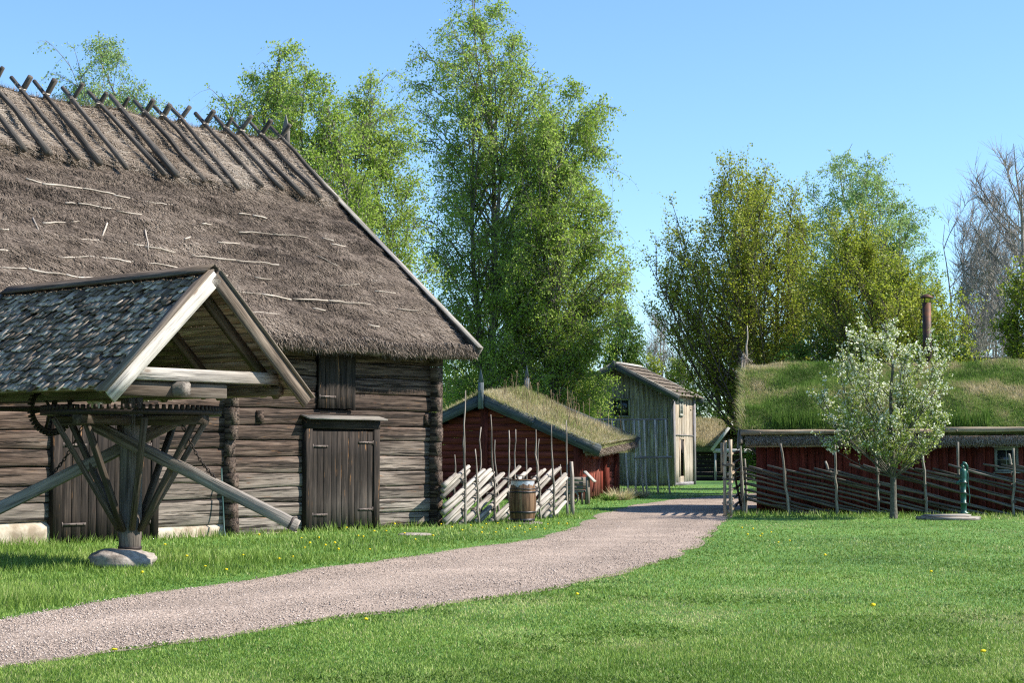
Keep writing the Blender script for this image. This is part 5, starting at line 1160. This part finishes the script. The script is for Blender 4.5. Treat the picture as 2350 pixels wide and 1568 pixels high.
# ================================================================== TREES
def rand_dir(g, n): return unit(g.normal(0, 1, (n, 3)))
def bez(A, B, C, k):
    t = np.linspace(0, 1, k)[None, :, None]; return (1 - t) ** 2 * A[:, None] + 2 * t * (1 - t) * B[:, None] + t ** 2 * C[:, None]
def tree(name, label, base, H, prof, seed, leaf, bark, nprim=60, nsub=8, ntwig=7, lpt=14, ls=.075, droop=.5, up=.5, tr=.16, t0=.1, tmin=.14, lean=0.0, sub=.34, twl=.7, rise=.9, jit=.10, stems=1, group='trees beyond the buildings', tint0=.5, asp=.62, flower=None, wander=.012, cat='tree', inner=.2, twr=.006, clump=.22, trunkname='trunk'):
    g = rng(seed); T = thing(name, label, cat, base, 0, group)
    prof = np.asarray(prof, float)
    def rad(t, az):
        rl, rr = np.interp(t, prof[:, 0], prof[:, 1]), np.interp(t, prof[:, 0], prof[:, 2]); c, s = np.cos(az), np.sin(az)
        rx = np.where(c > 0, rr, rl); rdp = (rl + rr) / 2; return 1 / np.sqrt((c / np.maximum(rx, .05)) ** 2 + (s / np.maximum(rdp, .05)) ** 2)
    wood_ = MB(); nt_ = 14; tt = np.linspace(0, 1, nt_)
    axes = []
    for s in range(stems):
        off = np.cumsum(g.normal(0, wander * H, (nt_, 2)), 0) * np.linspace(0, 1, nt_)[:, None]
        mid = (np.interp(tt, prof[:, 0], prof[:, 2]) - np.interp(tt, prof[:, 0], prof[:, 1])) / 2 * .7
        sp = (np.array([math.cos(s * 2.4 + seed), math.sin(s * 2.4 + seed)]) * np.interp(tt, prof[:, 0], prof[:, 1] + prof[:, 2])[:, None] * .11 * np.clip(tt * 2, 0, 1)[:, None]) if stems > 1 else 0
        hs = H * (1 if s == 0 else g.uniform(.7, .9))
        P = np.stack([off[:, 0] + lean * tt + mid * np.clip(tt * 1.6, 0, 1), off[:, 1], tt * hs], 1); P[:, :2] += sp
        r = tr * (1 if s == 0 else .75) * (1 - tt) ** .9 + .012
        r[0] *= 1.25; tubes(wood_, P[None], r[None], 9); axes.append(P)
    n = nprim; u = (np.arange(n) + g.uniform(0, 1, n)) / n
    tg = np.linspace(tmin, 1, 200); wt_ = (np.interp(tg, prof[:, 0], prof[:, 1] + prof[:, 2]) + .25) ** 1.35; cw_ = np.cumsum(wt_); tip = np.interp(u, cw_ / cw_[-1], tg); az = np.arange(n) * 2.39996 + g.normal(0, .4, n); fr = np.where(g.uniform(0, 1, n) < inner, g.uniform(.25, .7, n), g.uniform(.72, 1.02, n)); R = rad(tip, az) * fr
    si = g.integers(0, stems, n)
    tb_ = np.maximum(t0 + .02 * g.uniform(0, 1, n), tip - rise * R / H - .02)
    ax = np.stack(axes, 0)
    def axp(t, s): 
        k = np.clip(t, 0, .999) * (nt_ - 1); i = k.astype(int); f = (k - i)[:, None]; return ax[s, i] * (1 - f) + ax[s, i + 1] * f
    c0 = axp(tip, np.zeros(n, int)); A = axp(np.minimum(tb_, .97), si); C = np.stack([c0[:, 0] * .6 + R * np.cos(az), c0[:, 1] * .6 + R * np.sin(az), tip * H], 1)
    mid = (A + C) / 2; Ld = np.linalg.norm(C - A, axis=1); B = mid + np.stack([np.cos(az), np.sin(az), 0 * az], 1) * (Ld * .12)[:, None] * (1 if up > .4 else .3) + np.array([0, 0, 1]) * (Ld * (.18 if droop > .3 else -.05))[:, None]
    LB = bez(A, B, C, 8); lr = np.clip(tr * .30 * (Ld / max(Ld.max(), .1)) ** .8, .012, None); tubes(wood_, LB, lr[:, None] * np.linspace(1, .22, 8)[None], 5)
    ns = n * nsub; li = np.repeat(np.arange(n), nsub); q = g.uniform(.22, 1.0, ns) ** .8; k = q * 6.999; i = k.astype(int); f = (k - i)[:, None]
    SA = LB[li, i] * (1 - f) + LB[li, i + 1] * f; tan = unit(LB[li, i + 1] - LB[li, i])
    SDr = unit(tan * .7 + rand_dir(g, ns) * .8 + np.array([0, 0, up * .7])); Ls = np.clip(Ld[li] * sub, .35, 2.6) * g.uniform(.5, 1.2, ns) * (1.15 - .4 * q)
    SC = SA + SDr * Ls[:, None] + np.array([0, 0, -1]) * (droop * .28 * Ls)[:, None]; SB = SA + SDr * (Ls * .55)[:, None]
    SP = bez(SA, SB, SC, 5); tubes(wood_, SP, np.clip(lr[li] * .4, .007, .03)[:, None] * np.linspace(1, .4, 5)[None], 4)
    nw = ns * ntwig; wi = np.repeat(np.arange(ns), ntwig); q = g.uniform(.1, 1.0, nw); k = q * 3.999; i = k.astype(int); f = (k - i)[:, None]
    TA = SP[wi, i] * (1 - f) + SP[wi, i + 1] * f; stn = unit(SP[wi, i + 1] - SP[wi, i])
    TD = unit(stn * .6 + rand_dir(g, nw) * .75 + np.array([0, 0, up * .5 - droop * .5])); Lt = twl * g.uniform(.5, 1.3, nw)
    TC = TA + TD * Lt[:, None] + np.array([0, 0, -1]) * (droop * .75 * Lt)[:, None]; TB = TA + TD * (Lt * .6)[:, None]; TP = bez(TA, TB, TC, 4)
    tubes(wood_, TP, np.broadcast_to(np.array([1, .8, .6, .4]) * twr, (nw, 4)), 3)
    wood_.build(trunkname, bark, T)
    if lpt > 0:
        nl = nw * lpt; ti = np.repeat(np.arange(nw), lpt); q = g.uniform(.05, 1.0, nl); k = q * 2.999; i = k.astype(int); f = (k - i)[:, None]
        Lp = TP[ti, i] * (1 - f) + TP[ti, i + 1] * f + g.normal(0, jit, (nl, 3)) * np.array([1, 1, .8])
        a_ = unit(rand_dir(g, nl) + np.array([0, 0, -droop * 1.3 + .2])); b_ = unit(np.cross(a_, rand_dir(g, nl))); sz = ls * g.uniform(.6, 1.35, nl)
        V = np.stack([Lp, Lp + a_ * (sz * .5)[:, None] + b_ * (sz * asp * .5)[:, None], Lp + a_ * sz[:, None], Lp + a_ * (sz * .5)[:, None] - b_ * (sz * asp * .5)[:, None]], 1)
        tw = g.normal(0, .10, nw); tn = tint0 + tw[ti] + g.normal(0, .16, nl) + clump * vnoise((Lp + seed) * .55, seed)
        mm = MB(); mm.add(V.reshape(-1, 3), np.arange(4 * nl).reshape(-1, 4), None, np.repeat(np.clip(tn, 0, 1), 4)); mm.build('crown', leaf, T)
        if flower:
            nf = int(nl * flower); sel = g.integers(0, nl, nf); C_ = Lp[sel] + g.normal(0, .02, (nf, 3)); kk = 3
            C_ = np.repeat(C_, kk, 0) + g.normal(0, .018, (nf * kk, 3)); e1 = rand_dir(g, nf * kk); e2 = unit(np.cross(e1, rand_dir(g, nf * kk))); r_ = g.uniform(.016, .030, nf * kk)[:, None]
            keep = (vnoise(C_ * 3.1, 77) * .8 + (C_[:, 2] / H - .55) * 1.5 + g.normal(0, .45, len(C_)) > -.05); C_, e1, e2, r_ = C_[keep], e1[keep], e2[keep], r_[keep]; nf = len(C_)
            V = np.stack([C_ - e1 * r_, C_ - e2 * r_, C_ + e1 * r_, C_ + e2 * r_], 1); mm = MB(); mm.add(V.reshape(-1, 3), np.arange(4 * nf).reshape(-1, 4), None, np.repeat(g.uniform(0, 1, nf), 4)); mm.build('blossom', M['petal'], T)
    return T

def prof_px(rows, xt, Y, ybase=None):
    """rows of (pixel y, left x, right x) -> height and profile for a tree standing at depth Y"""
    zs = [at(xt, y, Y)[2] for y, _, _ in rows]; H = zs[0]; s = Y / F
    pr = sorted([(z / H, max(.05, (xt - l) * s), max(.05, (r - xt) * s)) for z, (y, l, r) in zip(zs, rows)])
    return H, [(0, pr[0][1] * .3, pr[0][2] * .3)] + pr
def ptree(rows, xt, Y, *a, **k):
    H, pr = prof_px(rows, xt, Y); b = np.array([at(xt, 1037, Y)[0], Y, 0]); return tree(k.pop('name'), k.pop('label'), b, H, pr, *a, **k)

BI = dict(droop=.75, up=.35)
ptree([(-55, 1085, 1112), (-12, 1050, 1140), (60, 985, 1180), (120, 955, 1225), (200, 950, 1262), (330, 948, 1275), (480, 955, 1270), (620, 960, 1270), (760, 970, 1270), (870, 1000, 1250)], 1112, 72, 1, M['birchleaf'], M['birchbark'], name='birch_tree', label='tallest birch, fresh green, rising behind the red gabled house', nprim=125, nsub=9, ntwig=8, lpt=9, ls=.11, tr=.20, t0=.12, stems=3, **BI, sub=.32, wander=.008)
ptree([(205, 1300, 1345), (255, 1200, 1375), (330, 1160, 1382), (420, 1150, 1378), (500, 1140, 1395), (560, 1140, 1440), (640, 1135, 1458), (740, 1130, 1448), (850, 1130, 1392), (930, 1170, 1365)], 1275, 70, 2, M['birchleaf'], M['birchbark'], name='birch_tree', label='broad weeping birch reaching down to the grey house roof', nprim=160, nsub=9, ntwig=8, lpt=9, ls=.11, tr=.17, t0=.10, tmin=.10, stems=2, **BI, sub=.30, wander=.008)
ptree([(90, 630, 648), (150, 590, 705), (210, 520, 705), (260, 505, 700), (330, 550, 700), (450, 600, 720), (600, 640, 740)], 640, 62, 3, M['birchleaf'], M['birchbark'], name='birch_tree', label='loose birch crown directly above the barn finial', nprim=56, nsub=8, ntwig=7, lpt=10, ls=.10, tr=.15, t0=.2, tmin=.35, stems=2, **BI)
ptree([(145, 735, 745), (215, 685, 805), (300, 660, 850), (420, 680, 890), (540, 720, 880), (680, 780, 900), (860, 800, 940)], 762, 59, 4, M['birchleaf'], M['birchbark'], name='birch_tree', label='bright green birch with two thin leaders just right of the barn finial', nprim=62, nsub=8, ntwig=8, lpt=11, ls=.10, tr=.14, t0=.15, tmin=.25, stems=2, **BI)
ptree([(175, 885, 915), (240, 785, 935), (330, 760, 945), (430, 760, 955), (540, 820, 975), (650, 850, 990), (780, 880, 1000), (930, 900, 1010)], 862, 64, 5, M['birchleaf'], M['birchbark'], name='birch_tree', label='mid green birch between the barn roof edge and the tallest birch', nprim=64, nsub=8, ntwig=8, lpt=11, ls=.10, tr=.14, t0=.15, tmin=.16, stems=2, **BI)
ptree([(50, 198, 212), (110, 140, 250), (160, 130, 320), (220, 110, 330), (330, 110, 330)], 215, 64, 6, M['blueleaf'], M['birchbark'], name='birch_tree', label='thin leaved birch showing above the left end of the barn ridge', nprim=64, nsub=7, ntwig=6, lpt=11, ls=.095, tr=.12, t0=.3, tmin=.55, stems=2, **BI)
ptree([(705, 1455, 1480), (760, 1420, 1492), (840, 1395, 1490), (930, 1390, 1480)], 1440, 92, 7, M['darkleaf'], M['bark'], name='shade_tree', label='small dark green tree left of the grey house roof ridge', nprim=34, nsub=7, ntwig=7, lpt=11, ls=.13, tr=.14, droop=.2, up=.6)
MP = dict(droop=.05, up=.9, asp=.8, clump=.16)
ptree([(378, 1715, 1745), (410, 1700, 1840), (440, 1685, 1880), (540, 1555, 1900), (620, 1515, 1920), (700, 1535, 1930), (780, 1570, 1930), (840, 1650, 1880), (960, 1700, 1860)], 1765, 66, 8, M['mapleleaf'], M['bark'], name='maple_tree', label='tallest olive yellow maple left of the flue, branches fanning upward', nprim=110, nsub=9, ntwig=8, lpt=12, ls=.085, tr=.20, t0=.05, tmin=.16, stems=4, **MP, rise=1.5)
ptree([(315, 2010, 2040), (370, 1925, 2085), (450, 1900, 2150), (560, 1890, 2195), (680, 1900, 2215), (800, 1900, 2215)], 2040, 104, 9, M['blueleaf'], M['birchbark'], name='birch_tree', label='pale green birch standing high behind the olive maples at right', nprim=90, nsub=8, ntwig=8, lpt=11, ls=.13, tr=.18, t0=.15, tmin=.3, stems=3, **BI)
ptree([(520, 1920, 1970), (560, 1870, 2010), (610, 1850, 2080), (640, 1845, 2170), (720, 1860, 2235), (820, 1890, 2235), (900, 1900, 2230)], 2040, 62, 10, M['mapleleaf'], M['bark'], name='maple_tree', label='lower wide olive maple directly behind the rusty flue', nprim=100, nsub=9, ntwig=8, lpt=12, ls=.085, tr=.16, t0=.06, tmin=.2, stems=4, **MP, rise=1.4)
ptree([(610, 2340, 2370), (690, 2305, 2420), (780, 2300, 2430), (840, 2310, 2420)], 2375, 58, 11, M['mapleleaf'], M['bark'], name='maple_tree', label='green crown cut off by the right edge of the view', nprim=40, nsub=7, ntwig=6, lpt=11, ls=.09, tr=.14, tint0=.25, **MP)
BR = dict(lpt=0, droop=.0, up=.75, rise=1.2)
ptree([(325, 2330, 2380), (380, 2235, 2480), (500, 2230, 2500), (650, 2240, 2500), (800, 2290, 2450)], 2360, 74, 12, None, M['barebark'], name='bare_tree', label='largest bare tree at the right edge, twigs against the sky', nprim=56, nsub=10, ntwig=7, twl=.7, tr=.20, t0=.15, tmin=.3, **BR, twr=.009)
ptree([(430, 2190, 2215), (480, 2165, 2250), (600, 2160, 2280), (720, 2170, 2290), (820, 2190, 2270)], 2215, 88, 13, None, M['barebark'], name='bare_tree', label='leafless tree between the pale birch and the largest bare tree', nprim=60, nsub=10, ntwig=7, twl=.8, tr=.11, t0=.12, tmin=.25, stems=3, **BR, twr=.011)
ptree([(520, 2270, 2290), (580, 2220, 2330), (700, 2210, 2340), (800, 2220, 2330)], 2285, 92, 14, None, M['barebark'], name='bare_tree', label='lower leafless thicket behind the dark tiled roof', nprim=54, nsub=9, ntwig=7, twl=.9, tr=.11, t0=.08, tmin=.2, stems=4, **BR, twr=.011)
ptree([(722, 1510, 1560), (770, 1480, 1590), (840, 1470, 1600), (930, 1480, 1600)], 1530, 118, 15, None, M['barebark'], name='bare_tree', label='far pale leafless tree seen over the grey house roof', nprim=44, nsub=9, ntwig=7, twl=1.0, tr=.15, t0=.08, tmin=.2, stems=3, **BR, twr=.013)
ptree([(830, 1490, 1600), (900, 1460, 1620), (960, 1450, 1620)], 1545, 112, 16, M['mapleleaf'], M['bark'], name='shrub', label='yellow green shrub just above the grey house ridge', nprim=26, nsub=6, ntwig=6, lpt=10, ls=.15, tr=.08, cat='shrub', **MP, group='shrubs between the buildings')
SH = dict(droop=.1, up=.5, cat='shrub', tr=.10, t0=.02, tmin=.06, stems=3, group='shrubs between the buildings')
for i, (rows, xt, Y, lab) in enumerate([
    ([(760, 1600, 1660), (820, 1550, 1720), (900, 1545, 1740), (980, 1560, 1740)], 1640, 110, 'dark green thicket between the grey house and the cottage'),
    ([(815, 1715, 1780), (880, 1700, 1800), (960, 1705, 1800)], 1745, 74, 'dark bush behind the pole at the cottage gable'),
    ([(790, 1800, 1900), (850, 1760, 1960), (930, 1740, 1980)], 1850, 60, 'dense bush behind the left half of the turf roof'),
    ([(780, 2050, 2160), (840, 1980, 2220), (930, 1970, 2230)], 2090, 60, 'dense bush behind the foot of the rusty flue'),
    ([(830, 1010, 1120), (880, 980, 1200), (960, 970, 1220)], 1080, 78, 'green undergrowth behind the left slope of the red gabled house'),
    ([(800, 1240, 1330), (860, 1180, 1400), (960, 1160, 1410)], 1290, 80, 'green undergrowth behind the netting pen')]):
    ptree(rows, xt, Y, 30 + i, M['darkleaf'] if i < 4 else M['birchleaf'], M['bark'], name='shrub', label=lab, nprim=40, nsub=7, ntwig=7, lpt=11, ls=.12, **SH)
# far wood closing the horizon
m = MB(); mw = MB(); g = rng(99); n = 900; X = g.uniform(-150, 190, n); Y = g.uniform(150, 190, n); hh = g.uniform(4, 9, n)
nl = 46000; i = g.integers(0, n, nl); u = rand_dir(g, nl) * g.uniform(.3, 1, (nl, 1)) ** .5
P = np.stack([X[i], Y[i], hh[i] * .52], 1) + u * np.stack([2.2 + 0 * hh[i], 2.2 + 0 * hh[i], hh[i] * .5], 1); a_ = rand_dir(g, nl); b_ = unit(np.cross(a_, rand_dir(g, nl)))
V = np.stack([P - a_ * .3, P + b_ * .22, P + a_ * .3, P - b_ * .22], 1); m.add(V.reshape(-1, 3), np.arange(4 * nl).reshape(-1, 4), None, np.repeat(np.clip(g.normal(.4, .2, nl), 0, 1), 4))
o = m.build('far_wood', M['darkleaf']); props(o, 'low far wood closing the view behind the farmstead', 'wood', kind='stuff')
# blossoming fruit tree
bt = gnd(2050, 1191)
H, pr = prof_px([(742, 1990, 2030), (775, 1935, 2135), (830, 1890, 2185), (900, 1872, 2205), (960, 1870, 2195), (1010, 1890, 2180), (1055, 1960, 2120)], 2050, bt[1])
tree('blossom_tree', 'young fruit tree in white blossom before the dark rail fence', bt, H, pr, 44, M['appleleaf'], M['applebark'], nprim=52, nsub=8, ntwig=6, lpt=8, ls=.05, droop=.02, up=.95, tr=.074, t0=.20, tmin=.28, sub=.32, twl=.24, rise=1.5, jit=.025, group=None, flower=.26, inner=.4, twr=.004, asp=.7, clump=.1, wander=.010)
